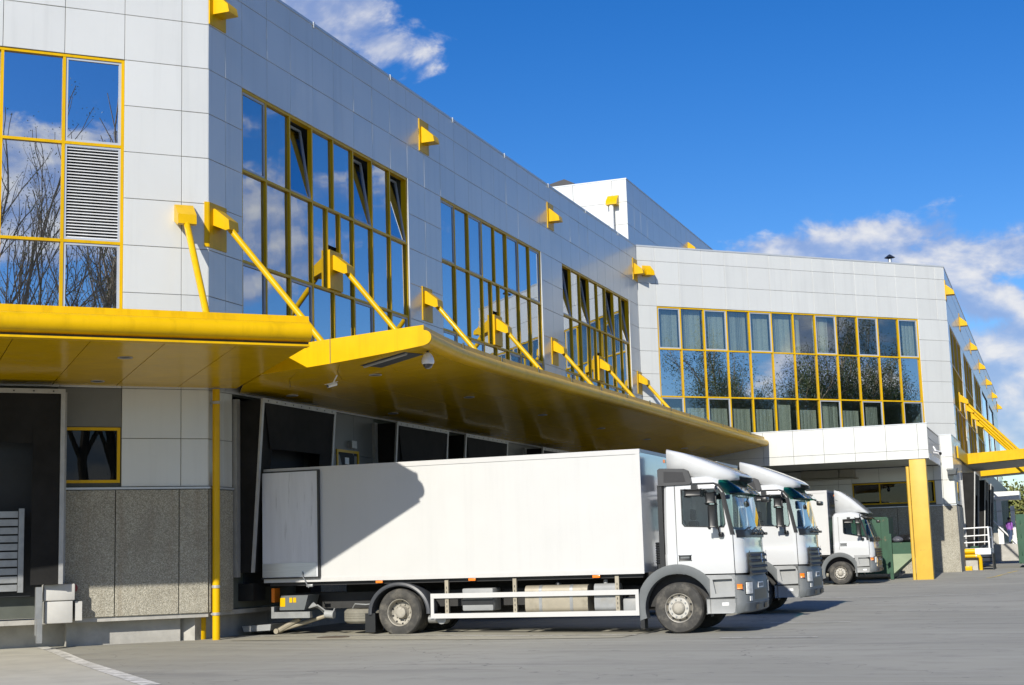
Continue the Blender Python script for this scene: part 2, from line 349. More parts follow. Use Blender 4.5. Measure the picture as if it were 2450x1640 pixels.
def thing(name,label,cat,loc=(0,0,0),rz=0,group=None,local=False):
    o=bpy.data.objects.new(name,None); COL.objects.link(o); o.empty_display_size=.3
    o.matrix_basis=Matrix.Translation(loc)@Matrix.Rotation(rz,4,'Z'); WM[o.name]=o.matrix_basis.copy()
    if local: LOCALROOTS.add(o.name)
    return tag(o,label,cat,group)
def tag(o,label=None,cat=None,group=None,kind=None):
    if label: o['label']=label
    if cat: o['category']=cat
    if group: o['group']=group
    if kind: o['kind']=kind
    return o
def copy_tree(o,parent=None):
    c=o.copy(); COL.objects.link(c); c.parent=parent
    for ch in list(o.children): copy_tree(ch,c)
    return c
def ss(a,b,x):
    t=max(0,min(1,(x-a)/(b-a))); return t*t*(3-2*t)
# ------------------------------------------------------------------ ground
A0=-17.96; CY=28.49; IY=65.77
def wall_out(x,y):
    # distance in front of the nearest building wall line (approximate)
    dA=x-A0 if y>CY else 99
    dL=((x-A0)-(y-CY))*.7071
    return min(abs(dA),abs(dL)) if y<70 else 99
def gz(x,y):
    z=0.0
    if y>33: z+=.0045*(min(y,66)-33)
    z+=.17*ss(66,72.5,y)+.08*ss(75,110,y)
    if y<62: z+=.05*(1-ss(1.2,5,wall_out(x,y)))
    return z
def frange(a,b,s):
    n=max(1,int(round((b-a)/s))); return [a+(b-a)*i/n for i in range(n)]
xs=[-900,-500,-250,-120,-60]+frange(-40,24,1.0)+[24,40,80,160,300,600,900]
ys=[-900,-500,-250,-120,-60,-30]+frange(-15,112,1.0)+[112,140,200,320,600,1000,2500]
g=MB(); n=len(xs)
g.add([(x,y,gz(x,y)) for y in ys for x in xs],[(j*n+i,j*n+i+1,(j+1)*n+i+1,(j+1)*n+i) for j in range(len(ys)-1) for i in range(n-1)],True)
ground=g.build('yard_ground',ASPH); tag(ground,'grey worn asphalt of the loading yard','yard',kind='structure')
def sheet(name,pts_fn,nu,nv,matl,h=.005,label=None):
    m=MB(); vs=[]
    for j in range(nv+1):
        for i in range(nu+1):
            x,y=pts_fn(i/nu,j/nv); vs.append((x,y,gz(x,y)+h))
    m.add(vs,[(j*(nu+1)+i,j*(nu+1)+i+1,(j+1)*(nu+1)+i+1,(j+1)*(nu+1)+i) for j in range(nv) for i in range(nu)],True)
    o=m.build(name,matl,ground); return o
def bil(p00,p10,p11,p01):
    return lambda u,v:((p00[0]*(1-u)+p10[0]*u)*(1-v)+(p01[0]*(1-u)+p11[0]*u)*v,(p00[1]*(1-u)+p10[1]*u)*(1-v)+(p01[1]*(1-u)+p11[1]*u)*v)
# ------------------------------------------------------------------ building shell
BLD=thing('logistics_building','large white clad logistics building with yellow framed windows and yellow canopies','building',(A0,CY,0))
random.seed(3)
def fac(ox,oy,ang): return Matrix.Translation((ox,oy,0))@Matrix.Rotation(ang,4,'Z')
FA=fac(A0,CY,R(90)); FL=fac(A0,CY,R(45)); FW=fac(A0,IY,R(45))
EC=(-4.84,78.89); FE=fac(EC[0],EC[1],math.atan2(71.35,-.33))
FB=fac(-17.2,72.5,0)          # recessed ground floor wall under the wing
ZT=16.13; ROWS=[16.13,15.41,14.325,13.24,12.155,11.07,9.985,8.90,7.815,6.73,5.645]
PC={}
def panel(F,u0,u1,z0,z1,matl=None,name='wall_panel',gap=.011,parent=BLD,jit=.003,th=.035,outp=0.0):
    wd=round(u1-u0-gap,3); hh=round(z1-z0-gap,3); matl=matl or WHITEP
    key=(wd,hh,matl.name,th)
    if key not in PC:
        c=.006; m=MB(); a,b=wd/2,hh/2
        vs=[(-a,0,-b),(a,0,-b),(a,0,b),(-a,0,b),(-a,-th+c,-b),(a,-th+c,-b),(a,-th+c,b),(-a,-th+c,b),(-a+c,-th,-b+c),(a-c,-th,-b+c),(a-c,-th,b-c),(-a+c,-th,b-c)]
        m.add(vs,[(0,1,5,4),(1,2,6,5),(2,3,7,6),(3,0,4,7),(4,5,9,8),(5,6,10,9),(6,7,11,10),(7,4,8,11),(8,9,10,11)])
        PC[key]=m.mesh('wall_panel'); PC[key].materials.append(matl)
    wm=F@Matrix.Translation(((u0+u1)/2,th-outp,(z0+z1)/2))@Matrix.Rotation(random.gauss(0,jit),4,'X')@Matrix.Rotation(random.gauss(0,jit),4,'Z')
    return link(name,PC[key],parent,wm)
def panels(F,us,zs,**k):
    for i in range(len(us)-1):
        for j in range(len(zs)-1): panel(F,us[i],us[i+1],min(zs[j],zs[j+1]),max(zs[j],zs[j+1]),**k)
def core(F,U0,U1,Z0,Z1,wins,name='wall_core',th=.3,matl=CORE):
    m=MB(); ins=.055
    us=sorted(wins); cur=U0
    for (a,b,c,d) in us:
        if a>cur: m.box(cur,a,ins,ins+th,Z0,Z1)
        if d<Z1: m.box(a,b,ins,ins+th,d,Z1)
        if c>Z0: m.box(a,b,ins,ins+th,Z0,c)
        cur=b
    if cur<U1: m.box(cur,U1,ins,ins+th,Z0,Z1)
    return m.build(name,matl,BLD,F)
PM={}
def paneobj(F,u0,u1,z0,z1,matl,parent,out=-.10,tilt=0,name='pane',jit=.0022):
    key=(round(u1-u0,3),round(z1-z0,3),matl.name)
    if key not in PM:
        m=MB(); m.box(0,u1-u0,0,.012,0,z1-z0); PM[key]=m.mesh('pane'); PM[key].materials.append(matl)
    return link(name,PM[key],parent,F@Matrix.Translation((u0,-out,z0))@Matrix.Rotation(-tilt+random.gauss(0,jit),4,'X')@Matrix.Rotation(random.gauss(0,jit),4,'Z'))
def bar(F,u0,u1,z0,z1,parent,name='mullion',matl=YEL,o0=-.16,o1=-.035):
    m=MB(); m.box(u0,u1,-o1,-o0,z0,z1); return m.build(name,matl,parent,F)
FWD=.065
def window(F,u0,u1,z0,z1,cols,tr,opens=(),tilts=(),plates=None,glass=GLASSB,blinds=None,label=None,louvre=()):
    """cols: number of columns, tr: transom heights (top to bottom); opens/tilts: set of (row,col) with casements"""
    f=FWD; m=MB()
    m.box(u0,u1,.03,.20,z1-f,z1); m.box(u0,u1,.03,.20,z0,z0+f); m.box(u0,u0+f,.03,.20,z0+f,z1-f); m.box(u1-f,u1,.03,.20,z0+f,z1-f)
    W_=m.build('window',YEL,BLD,F)
    if label: W_['label']=label
    rows=[z1]+list(tr)+[z0]; cw=(u1-u0)/cols
    for t_ in tr: bar(F,u0+f,u1-f,t_-f/2,t_+f/2,W_,'transom',o0=-.165,o1=-.033)
    for r in range(len(rows)-1):
        zt=rows[r]-(f if r==0 else f/2); zb=rows[r+1]+(f if r==len(rows)-2 else f/2)
        edges=[u0+i*cw for i in range(cols+1)]
        if plates and r==1:
            pc=plates; mid=cols//2; edges=edges[:mid]+[pc-.375,pc+.375]+edges[mid+1:]
        for e in edges[1:-1]: bar(F,e-f/2,e+f/2,zb,zt,W_)
        for c in range(len(edges)-1):
            a=edges[c]+(f if c==0 else f/2); b=edges[c+1]-(f if c==len(edges)-2 else f/2)
            if plates and r==1 and c==cols//2: zb2=10.2
            else: zb2=zb
            if (r,c) in louvre:
                k=.05; m=MB(); m.box(a,b,.05,.16,zt-k,zt); m.box(a,b,.05,.16,zb,zb+k); m.box(a,a+k,.05,.16,zb+k,zt-k); m.box(b-k,b,.05,.16,zb+k,zt-k)
                L_=m.build('louvre_frame',GREYF,W_,F)
                bk=MB(); bk.box(a+k,b-k,.15,.17,zb+k,zt-k); bk.build('louvre_backing',INTD,W_,F)
                nsl=30; hh=(zt-zb-2*k)/nsl
                s0=MB(); s0.add([(0,.035,0),(b-a-2*k,.035,0),(b-a-2*k,.105,hh*.55),(0,.105,hh*.55),(0,.035,hh*.12),(b-a-2*k,.035,hh*.12),(b-a-2*k,.105,hh*.67),(0,.105,hh*.67)],[(0,1,2,3),(7,6,5,4),(0,4,5,1),(1,5,6,2),(2,6,7,3),(3,7,4,0)])
                sme=s0.mesh('slat'); sme.materials.append(WSTEEL)
                for i in range(nsl): link('slat',sme,W_,F@Matrix.Translation((a+k,0.02,zb+k+i*hh)))
                continue
            if (r,c) in tilts or (r,c) in opens:
                k=.055; tl=R(8.5) if (r,c) in tilts else 0
                key=('cas',round(b-a,3),round(zt-zb2,3))
                if key not in PM:
                    m=MB(); w_,h_=b-a,zt-zb2; m.box(0,w_,-.03,.03,0,k); m.box(0,w_,-.03,.03,h_-k,h_); m.box(0,k,-.03,.03,k,h_-k); m.box(w_-k,w_,-.03,.03,k,h_-k)
                    PM[key]=m.mesh('casement'); PM[key].materials.append(GREYF)
                link('casement',PM[key],W_,F@Matrix.Translation((a,.085,zb2))@Matrix.Rotation(-tl,4,'X'))
                ff=F@Matrix.Translation((a,.085,zb2))@Matrix.Rotation(-tl,4,'X')
                paneobj(ff,k,b-a-k,k,zt-zb2-k,glass,W_,0)
            else: paneobj(F,a,b,zb2,zt,(GLASSL if glass is not GLASSB else GLASSB) if (len(tr)==2 and r==1) else glass,W_)
            if blinds and (r,c) in blinds:
                lo,hi,du0,du1=blinds[(r,c)]; ns=max(3,int((b-a)*(du1-du0)/.1)); key=('bl',round(b-a,3),round(zt-zb2,3),lo,hi,du0,du1)
                if key not in PM:
                    m=MB(); w_=(b-a); h_=zt-zb2
                    for i in range(ns):
                        x0=w_*(du0+(du1-du0)*i/ns); x1=w_*(du0+(du1-du0)*(i+1)/ns)+.012; an=random.uniform(.1,.45)
                        m.add([(x0,.0,h_*lo),(x1,.1*an,h_*lo),(x1,.1*an,h_*hi),(x0,.0,h_*hi)],[(0,1,2,3)])
                    PM[key]=m.mesh('blind'); PM[key].materials.append(BLIND)
                link('blind',PM[key],W_,F@Matrix.Translation((a,.32,zb2)))
    # rooms behind
    dp=4.5
    def room(za,zb):
        q=MB(); A_,B_=u0-.2,u1+.2
        q.add([(A_,.36,za),(B_,.36,za),(B_,dp,za),(A_,dp,za),(A_,.36,zb),(B_,.36,zb),(B_,dp,zb),(A_,dp,zb)],[(0,1,2,3),(4,7,6,5),(3,2,6,7),(0,3,7,4),(1,5,6,2)])
        q.build('room',INT,W_,F)
    if len(tr)==2:
        room(tr[0]-.25,z1+.15); room(z0-.1,tr[1]-.02)
        q=MB(); q.box(u0,u1,.24,.28,tr[1]+.03,tr[0]-.03); q.build('spandrel',INTD,W_,F)
    return W_
TR=[11.18,8.93]
# --- facade A (long shaded front) and facade E share one rhythm
def hood(F,u,z,parent,wd=.42,strut=True):
    m=MB(); h=.5
    if strut: prof=[(0,.28),(-.07,.28),(-.44,-.02),(-.46,-.24),(-.36,-.26),(0,-.10)]
    else: prof=[(0,.30),(-.06,.30),(-.42,-.02),(-.46,-.22),(0,-.22)]
    vs=[(u-wd/2,y,z+q) for y,q in prof]+[(u+wd/2,y,z+q) for y,q in prof]; k=len(prof)
    m.add(vs,[(i,(i+1)%k,k+(i+1)%k,k+i) for i in range(k)]+[tuple(range(k-1,-1,-1)),tuple(range(k,2*k))])
    return m.build('anchor_hood',YEL,parent,F)
def plate(F,u,z0,z1,wd=.75,parent=BLD,o=.03):
    m=MB(); m.box(u-wd/2,u+wd/2,-o,.10,z0,z1); return m.build('anchor_plate',YEL,parent,F)
def strut(F,u,reach=2.95,zend=6.30,z=9.62,withplate=True,parent=BLD,zp=(8.97,10.03)):
    m=MB(); m.tube((u,-.34,z-.18),(u,-reach,zend),.075,16); m.tube((u,-reach+.06,zend+.07),(u,-reach,zend),.11,12)
    s=m.build('strut',YEL,BLD,F); hood(F,u,z,s)
    if withplate: plate(F,u,zp[0],zp[1],parent=s)
    return s
def long_facade(F,length,nb,detail=True,tilt=((0,2),(0,5),(0,7)),base=5.645):
    u=[0,.74,1.51]; wins=[]
    for k in range(nb):
        a=1.51+12.24*k; wins.append((a,a+9.68,6.73,13.24))
    core(F,0,length,base-.3,ZT-.05,wins)
    for k,(a,b,c,d) in enumerate(wins):
        us=[a+1.21*i for i in range(9)]
        if detail: panels(F,us,ROWS[:4]); panels(F,us,[6.73,5.645])
        e=b+1.28; nx=a+12.24 if k<nb-1 else length
        if detail: panels(F,[b,e,nx],ROWS)
    if detail: panels(F,u,ROWS)
    m=MB(); m.box(0,length,-.02,.34,ZT-.045,ZT+.03); m.build('coping',COP,BLD,F)
    for k in range(int(length/4.84)+1):
        m=MB(); m.box(4.84*k+.35,4.84*k+.41,-.035,.05,ZT-.11,ZT+.055); m.build('coping_clip',COP,BLD,F)
    return wins
winsA=long_facade(FA,IY-CY,3)
optA=[dict(opens={(0,0),(2,0),(2,2),(2,5),(2,7)},tilts={(0,2),(0,5),(0,7)}),dict(opens={(0,0),(0,2),(0,5),(0,7),(2,0),(2,2),(2,5),(2,7)}),dict(opens={(2,0),(2,2),(2,5),(2,7)},tilts={(0,0),(0,2),(0,5),(0,7)})]
for (a,b,c,d),op in zip(winsA,optA):
    window(FA,a,b,c,d,8,TR,plates=a+4.84,**op)
for u in (.37,12.47,24.71,36.93): 
    p_=plate(FA,u,14.36,15.40,.72); hood(FA,u,14.86,p_,strut=False)
for u in (.37,6.35,12.47,18.59,24.71,30.83,36.93): strut(FA,u)
# white corner trims where window blocks end (reveals catching the sun)
for (a,b,c,d) in winsA:
    m=MB(); m.box(b+.002,b+.05,-.012,.2,c,d); m.build('reveal_trim',COP,BLD,FA)
# --- facade L (sunlit end at the left)
UL=[0,-.62,-1.93]; ul=[-5.91-1.33*k for k in range(7)]
core(FL,-14.5,0,5.3,ZT-.05,[(-5.91,-1.93,6.73,13.24)])
usL=[-1.93-1.327*k for k in range(4)]
for a,b in zip(UL[1:],UL[:-1]): panels(FL,[a,b],ROWS)
for a,b in zip(usL[1:],usL[:-1]): panels(FL,[a,b],ROWS[:4]); panels(FL,[a,b],[6.73,5.645])
for a,b in zip(ul[1:],ul[:-1]): panels(FL,[a,b],ROWS)
window(FL,-5.91,-1.93,6.73,13.24,3,TR,opens={(0,2),(2,2)},louvre={(1,2)},glass=GLASSL)
m=MB(); m.box(-14.5,0.05,-.02,.34,ZT-.045,ZT+.03); m.build('coping',COP,BLD,FL)
strut(FL,-.58,withplate=False)
# corner return plate of the first strut, sunlit side
m=MB(); m.box(-.10,.0,-.032,.02,8.97,10.03); m.build('anchor_plate',YEL,BLD,FL)
# --- facade W (sunlit wing)
LW=18.555
core(FW,0,LW,5.40,ZT-.05,[(1.01,16.62,6.5,13.24)])
uw=[0,1.01]+[1.01+1.30083*i for i in range(1,13)]+[LW-.62,LW]
panels(FW,uw,ROWS[:4]); panels(FW,[0,1.01],ROWS[3:10]); panels(FW,[16.62,LW],ROWS[3:])
bl={}
for c in range(7): bl[(0,c)]=(0,1,.02,.98)
bl[(0,0)]=(0,.97,.05,.98); bl[(0,3)]=(0,1,.0,.98); bl[(0,6)]=(0,1,.0,.42); bl[(0,7)]=(0,.95,.0,.75); bl[(0,11)]=(0,1,.35,.98)
for c in range(9): bl[(2,c)]=(0,.80,.02,.98)
bl[(2,5)]=(0,.9,.0,.8); bl[(2,7)]=(0,.95,.1,1.0); bl[(2,9)]=(0,.9,.3,.9)
random.seed(11)
window(FW,1.01,16.62,6.5,13.24,12,[11.20,8.93],opens={(0,0),(0,2),(0,4),(0,7),(0,9),(0,11),(2,0),(2,2),(2,7),(2,9),(2,11)},glass=GLASSW,blinds=bl)
m=MB(); m.box(0,LW+.02,-.02,.34,ZT-.045,ZT+.03); m.build('coping',COP,BLD,FW)
hood(FW,.50,14.86,BLD,strut=False)
# --- facade E (far right, steep angle)
LE=71.3
winsE=[(1.51+12.24*k,1.51+12.24*k+9.68,6.73,13.24) for k in range(5)]
core(FE,0,LE,5.0,ZT-.05,winsE)
random.seed(5)
m=MB()
def addpan(mb,F,u0,u1,z0,z1,g_=.016):
    c=[(u0+g_,-.0,z0+g_),(u1-g_,0,z0+g_),(u1-g_,0,z1-g_),(u0+g_,0,z1-g_),(u0+g_,.04,z0+g_),(u1-g_,.04,z0+g_),(u1-g_,.04,z1-g_),(u0+g_,.04,z1-g_)]
    mb.add(c,[(0,1,2,3),(0,4,5,1),(1,5,6,2),(2,6,7,3),(3,7,4,0)])
for k,(a,b,c,d) in enumerate(winsE):
    us=[a+1.21*i for i in range(9)]
    for i in range(8):
        for j in range(3): addpan(m,FE,us[i],us[i+1],ROWS[j+1],ROWS[j])
    nx=a+12.24 if k<4 else LE
    for (p,q) in ((b,b+1.28),(b+1.28,nx)):
        for j in range(10): addpan(m,FE,p,q,ROWS[j+1],ROWS[j])
for j in range(10): addpan(m,FE,0,.74,ROWS[j+1],ROWS[j]); addpan(m,FE,.74,1.51,ROWS[j+1],ROWS[j])
tag(m.build('wall_panels_far',WHITEP,BLD,FE),kind='stuff')
for k,(a,b,c,d) in enumerate(winsE[:3]): window(FE,a,b,c,d,8,TR,plates=a+4.84,opens={(0,2),(0,5),(2,2),(2,5)})
for (a,b,c,d) in winsE[3:]: 
    m=MB(); m.box(a,b,.08,.12,c,d); m.build('window_glazing',GLASSB,BLD,FE)
m=MB(); m.box(0,LE,-.02,.34,ZT-.045,ZT+.03); m.build('coping',COP,BLD,FE)
for k in range(7):
    p_=plate(FE,.37+12.1*k,14.36,15.40,.72); hood(FE,.37+12.1*k,14.86,p_,strut=False,wd=.55)
for k in (1,2,3,4): strut(FE,.37+6.11*k,reach=3.1,zend=6.45)
# --- roof deck
m=MB(); m.add([(A0-14*.7071*1.0-.2,CY-14*.7071+.4,15.75),(A0-.35,CY+.1,15.75),(A0-.35,IY+.1,15.75),(EC[0]-.4,EC[1]+.1,15.75),(EC[0]-.75,EC[1]+71,15.75),(-60,EC[1]+71,15.75),(-60,CY-10,15.75)],[tuple(range(7))])
m.build('roof',ROOF,BLD)
# end wall of far facade
m=MB(); m.box(-14,-5.25,150.0,150.3,0,16.1); m.build('end_wall',WHITEP,BLD)
# --- upper block on the roof
UBX,UBY,UBZ=-18.78,67.5,19.9
FU=fac(UBX-13,UBY,0); FU2=fac(UBX,UBY,R(90))
m=MB(); m.box(UBX-13,UBX-.06,UBY+.06,UBY+46,15.6,UBZ-.03); m.build('upper_block_core',CORE,BLD)
zu=[UBZ,18.74,17.62,16.5,15.8]
panels(FU,[13-.74-2.02*k for k in range(5,-1,-1)]+[13],zu)
panels(FU2,[1.22*k for k in range(22)],zu,jit=.0025)
m=MB(); m.box(UBX-13,UBX+.02,UBY-.02,UBY+.3,UBZ-.03,UBZ+.03); m.box(UBX-.3,UBX+.02,UBY+.3,UBY+46,UBZ-.03,UBZ+.03); m.build('coping',COP,BLD)
h_=hood(FU,13-.68,18.80,BLD,wd=.56,strut=False)
m=MB(); m.tube((UBX-.72,UBY-.28,16.2),(UBX-.72,UBY-.28,18.60),.11,14); m.build('flue_pipe',WSTEEL,BLD)
for yy in (80.3,): hood(FU2,yy-UBY,18.80,BLD,wd=.6,strut=False)
m=MB(); m.add([(-23.3,67.9,19.95),(-21.6,67.9,19.95),(-21.6,69.5,20.0),(-23.3,69.5,20.0),(-23.3,67.9,20.10),(-22.1,67.9,20.36),(-22.1,69.5,20.40),(-23.3,69.5,20.15),(-21.6,67.9,20.1),(-21.6,69.5,20.12)],[(0,1,8,5,4),(3,7,6,9,2),(4,5,6,7),(5,8,9,6),(0,4,7,3),(1,2,9,8)])
m.build('roof_hatch',mat('roof_hatch_dark',(.03,.03,.035),.4,var=.1),BLD)
# roof vent on the wing
m=MB(); m.tube((-7.35,76.85,15.7),(-7.35,76.85,16.42),.10,14); m.build('roof_vent_pipe',ALU,BLD)
m=MB(); m.lathe([(.0,.30),(.04,.29),(.28,.12),(.26,.11),(.02,.20)],(-7.35,76.85,16.36),'z',20); m.tube((-7.35,76.85,16.4),(-7.35,76.85,16.6),.02,6); m.build('roof_vent_cowl',mat('cowl_dark',(.06,.07,.09),.35,.6,var=.1),BLD)
# ------------------------------------------------------------------ ground floor: left face and long front
def stone(F,u0,u1,z0=.65,z1=3.40,out_=.03,th=.06): return panel(F,u0,u1,z0,z1,matl=AGG,name='stone_panel',gap=.02,th=th,outp=out_,jit=.0003)
core(FL,-14.5,0,.70,5.6,[(-3.35,-1.95,3.55,4.77)])
for a,b in ((-.66,0),(-2.05,-.66),(-3.44,-2.05)): stone(FL,a,b)
for a,b in ((-.62,0),(-1.93,-.62)): panel(FL,a,b,4.53,5.645); panel(FL,a,b,3.46,4.53)
DKP=mat('panel_dark_grey',(.16,.165,.16),.5,var=.05)
panel(FL,-3.3,-1.93,4.78,5.645,matl=DKP)
m=MB(); m.box(-3.3,0.03,-.05,.06,3.405,3.45); m.build('ledge',COP,BLD,FL)
window(FL,-4.6,-1.95,3.55,4.77,2,[],glass=GLASSD)
m=MB(); m.box(-4.6,-1.95,.3,.34,3.5,4.8); m.build('spandrel',INTD,BLD,FL)
m=MB(); m.box(-3.0,-.55,.35,.8,-.3,.62); m.box(-14,-3.0,.75,1.1,-.3,.62); m.build('plinth',CONC,BLD,FL)
m=MB(); m.box(-14.5,0,.02,.9,.56,.66); m.build('slab_edge',CONC,BLD,FL)
# long front ground floor
core(FA,0,IY-CY,.70,5.6,[])
stone(FA,.02,1.02)
for a in (.62,):
    panel(FA,0,.62,4.53,5.645); panel(FA,0,.62,3.46,4.53); panel(FA,.62,1.02,4.53,5.645); panel(FA,.62,1.02,3.46,4.53)
m=MB(); m.box(-.03,1.02,-.05,.06,3.405,3.45); m.build('ledge',COP,BLD,FA)
usA=[.62,1.62,2.0]
GPAN=mat('panel_ground_grey',(.15,.155,.15),.45,var=.04)
for a,b in ((4.98,6.1),(6.1,7.3),(7.3,8.55),(12.3,13.6),(17.6,19.0),(19.0,20.4)):
    panel(FA,a,b,4.53,5.645,matl=GPAN); panel(FA,a,b,3.46,4.53,matl=GPAN); panel(FA,a,b,.7,3.4,matl=AGG,name='stone_panel')
for k in range(11):
    a=20.4+1.5*k; panel(FA,a,a+1.5,3.46,5.645,matl=GPAN); panel(FA,a,a+1.5,.7,3.4,matl=AGG,name='stone_panel')
m=MB(); m.box(0,IY-CY,.35,.8,-.3,.68); m.build('plinth',CONC,BLD,FA)
m=MB(); m.box(0.02,IY-CY,.02,.9,.57,.67); m.build('slab_edge',CONC,BLD,FA)
# personnel door with yellow frame beside the first shelter
m=MB(); m.box(6.25,6.32,-.03,.06,2.2,4.66); m.box(7.48,7.55,-.03,.06,2.2,4.66); m.box(6.32,7.48,-.03,.06,4.59,4.66); D_=m.build('door',YEL,BLD,FA)
m=MB(); m.box(6.32,7.48,.0,.03,2.2,4.59); m.build('door_leaf',INTD,D_,FA)
m=MB(); m.box(6.75,6.98,-.01,.0,4.28,4.46); m.build('notice',WSTEEL,D_,FA)
m=MB(); m.box(6.95,7.25,-.12,.0,4.72,4.92); m.build('door_lamp',FRAMEW,BLD,FA)
def shelter(F,u0,u1,zt,zb,pt=.73,pb=.45,label=None,apron=True,door=True):
    m=MB(); r=.045
    def tube_box(p,q): m.tube(p,q,r,4)
    # front frame
    for u in (u0,u1):
        m.add([(u-.045,-pt,zt),(u+.045,-pt,zt),(u+.045,-pt+.05,zt),(u-.045,-pt+.05,zt),(u-.045,-pb,zb),(u+.045,-pb,zb),(u+.045,-pb+.05,zb),(u-.045,-pb+.05,zb)],[(0,1,2,3),(7,6,5,4),(0,4,5,1),(1,5,6,2),(2,6,7,3),(3,7,4,0)])
    m.box(u0-.045,u1+.045,-pt-.01,-pt+.05,zt,zt+.10)
    S=m.build('dock_shelter',FRAMEW,BLD,F)
    if label: S['label']=label
    for u,sg in ((u0,1),(u1,-1)):
        k=MB(); k.add([(u,0,zb),(u,0,zt+.05),(u,-pt+.03,zt+.05),(u,-pb+.03,zb),(u+.03*sg,0,zb),(u+.03*sg,0,zt+.05),(u+.03*sg,-pt+.03,zt+.05),(u+.03*sg,-pb+.03,zb)],[(0,1,2,3),(7,6,5,4),(0,4,5,1),(1,5,6,2),(2,6,7,3),(3,7,4,0)])
        k.build('side_curtain',BLACK,S,F)
        w_=.60*sg; k=MB(); k.add([(u,-pt+.02,zt),(u+w_,-pt+.05,zt),(u+w_,-pb+.1,zb),(u,-pb+.02,zb)],[(0,1,2,3)]); k.build('front_flap',BLACK,S,F)
        k=MB(); k.box(u-.16*sg,u-.005*sg,-.10,.02,zb-.1,zt+.1); k.build('wall_post',FRAMEW,S,F)
    k=MB(); k.add([(u0+.05,-pt+.0,zt),(u1-.05,-pt+.0,zt),(u1-.45,-pt+.09,zt-1.05),(u0+.45,-pt+.09,zt-1.05)],[(0,1,2,3)]); k.build('head_flap',BLACK,S,F)
    k=MB(); k.box(u0,u1,-pt+.04,.02,zt+.04,zt+.07); k.build('top_curtain',BLACK,S,F)
    nb_=9
    for i in range(nb_):
        k=MB(); uu=u0+(u1-u0)*(i+.5)/nb_; k.tube((uu,-pt-.018,zt+.05),(uu,-pt-.005,zt+.05),.018,8); k.build('bolt',BLKP,S,F)
    k=MB(); k.box(u0+.35,u1-.35,.0,.05,1.15,zt-.6); k.build('dock_door',INTD,S,F)
    return S
shelter(FA,1.21,4.81,5.42,1.50,label='black dock shelter that the nearest truck backs into')
shelter(FA,8.6,12.2,5.42,1.50); shelter(FA,13.65,17.3,5.42,1.50); shelter(FA,20.9,24.5,5.42,1.5); shelter(FA,27.4,31.,5.42,1.5)
for a in (1.35,4.1,8.8,11.4,13.8,16.6):
    m=MB(); m.box(a,a+.55,-.35,.05,.85,1.25); m.build('dock_bumper',BLKP,BLD,FA)
S0=shelter(FL,-6.9,-3.27,5.42,1.40,.68,.68,label='black dock shelter on the sunlit end wall')
# sectional door slats and leveller of the left dock
m=MB(); m.box(-4.10,-3.99,-.40,-.30,1.25,3.0); m.build('door_rail',STEEL,S0,FL)
for i in range(10):
    m=MB(); m.box(-5.6,-4.11,-.36,-.33,1.28+.17*i,1.28+.17*i+.135); m.build('door_slat',STEEL,S0,FL)  # white slats given grey steel, so the dock's shade sits in their colour
m=MB(); m.cbox(-3.58,-2.94,-.46,-.05,1.05,1.40,.03); m.cbox(-3.55,-2.98,-.43,-.04,.58,1.04,.02); m.build('dock_block',CONCP,BLD,FL)
m=MB(); m.box(-2.92,-2.78,-.36,-.05,.62,1.02); m.build('dock_block',CONCP,BLD,FL)
m=MB(); m.box(-3.75,-3.62,-.55,-.40,.35,1.35); m.box(-3.74,-3.63,-.72,-.55,.2,.7); m.build('buffer_rail',STEEL,BLD,FL)
m=MB(); m.tube((-2.93,-.06,1.30),(-2.93,-.12,1.30),.09,16); m.build('signal_lamp',PURLED,BLD,FL)
m=MB(); m.tube((-3.5,-.44,1.40),(-3.44,-.44,2.15),.025,8); m.build('guide_pole',YEL,BLD,FL)
# downpipe at the corner
m=MB(); px,py=A0+.14,CY+.10
m.tube((px,py,gz(px,py)-.02),(px,py,5.66),.085,18); DP=m.build('downpipe',YEL,BLD)
for zz in (.62,1.22,5.35):
    m=MB(); m.lathe([(.087,-.03),(.10,-.03),(.10,.03),(.087,.03)],(px,py,zz),'z',18); m.box(px-.24,px-.09,py-.015,py+.015,zz-.02,zz+.02); m.build('pipe_clip',FRAMEW,DP)
m=MB(); m.tube((A0-.42,CY+.35,-.1),(A0-.42,CY+.35,.62),.12,16); m.build('support_post',YEL,BLD)
# ------------------------------------------------------------------ canopies
# canopy along the sunlit end wall
def extrude_profile(F,prof,u0,u1,name,matl,parent,smooth=True):
    m=MB(); m.loft([[(u0,-o,z) for o,z in prof],[(u1,-o,z) for o,z in prof]],True,True,smooth); return m.build(name,matl,parent,F)
nose=[(5.70,6.44),(5.78,6.43),(5.80,6.30)]+[(5.81+.20*math.sin(a),6.11+.19*math.cos(a)) for a in [R(x) for x in range(0,181,15)]]+[(5.70,5.92),(5.70,5.85)]
U1=.65
C1=extrude_profile(FL,nose,-16,U1,'canopy',YEL,BLD); C1['label']='smooth yellow canopy over the left loading dock'
m=MB(); m.box(-16,U1-.01,-5.86,-5.62,5.825,5.865); m.build('drip_strip',YEL,C1,FL)
m=MB(); m.box(-16,U1-.02,-5.71,.0,5.93,6.36); m.build('deck',ROOF,C1,FL)
def sof1(o): return 5.69+.16*o/5.7
k=0; ue=U1
while ue>-14:
    a,b=ue-1.36,ue
    m=MB(); m.add([(a+.008,0,5.69),(b-.008,0,5.69),(b-.008,-5.62,5.845),(a+.008,-5.62,5.845),(a+.008,0,5.72),(b-.008,0,5.72),(b-.008,-5.62,5.875),(a+.008,-5.62,5.875)],[(3,2,1,0),(4,5,6,7),(0,1,5,4),(1,2,6,5),(2,3,7,6),(3,0,4,7)])
    o=m.build('soffit_panel',YELS,C1,FL@Matrix.Translation((0,0,random.uniform(-.002,.002)))); ue=a
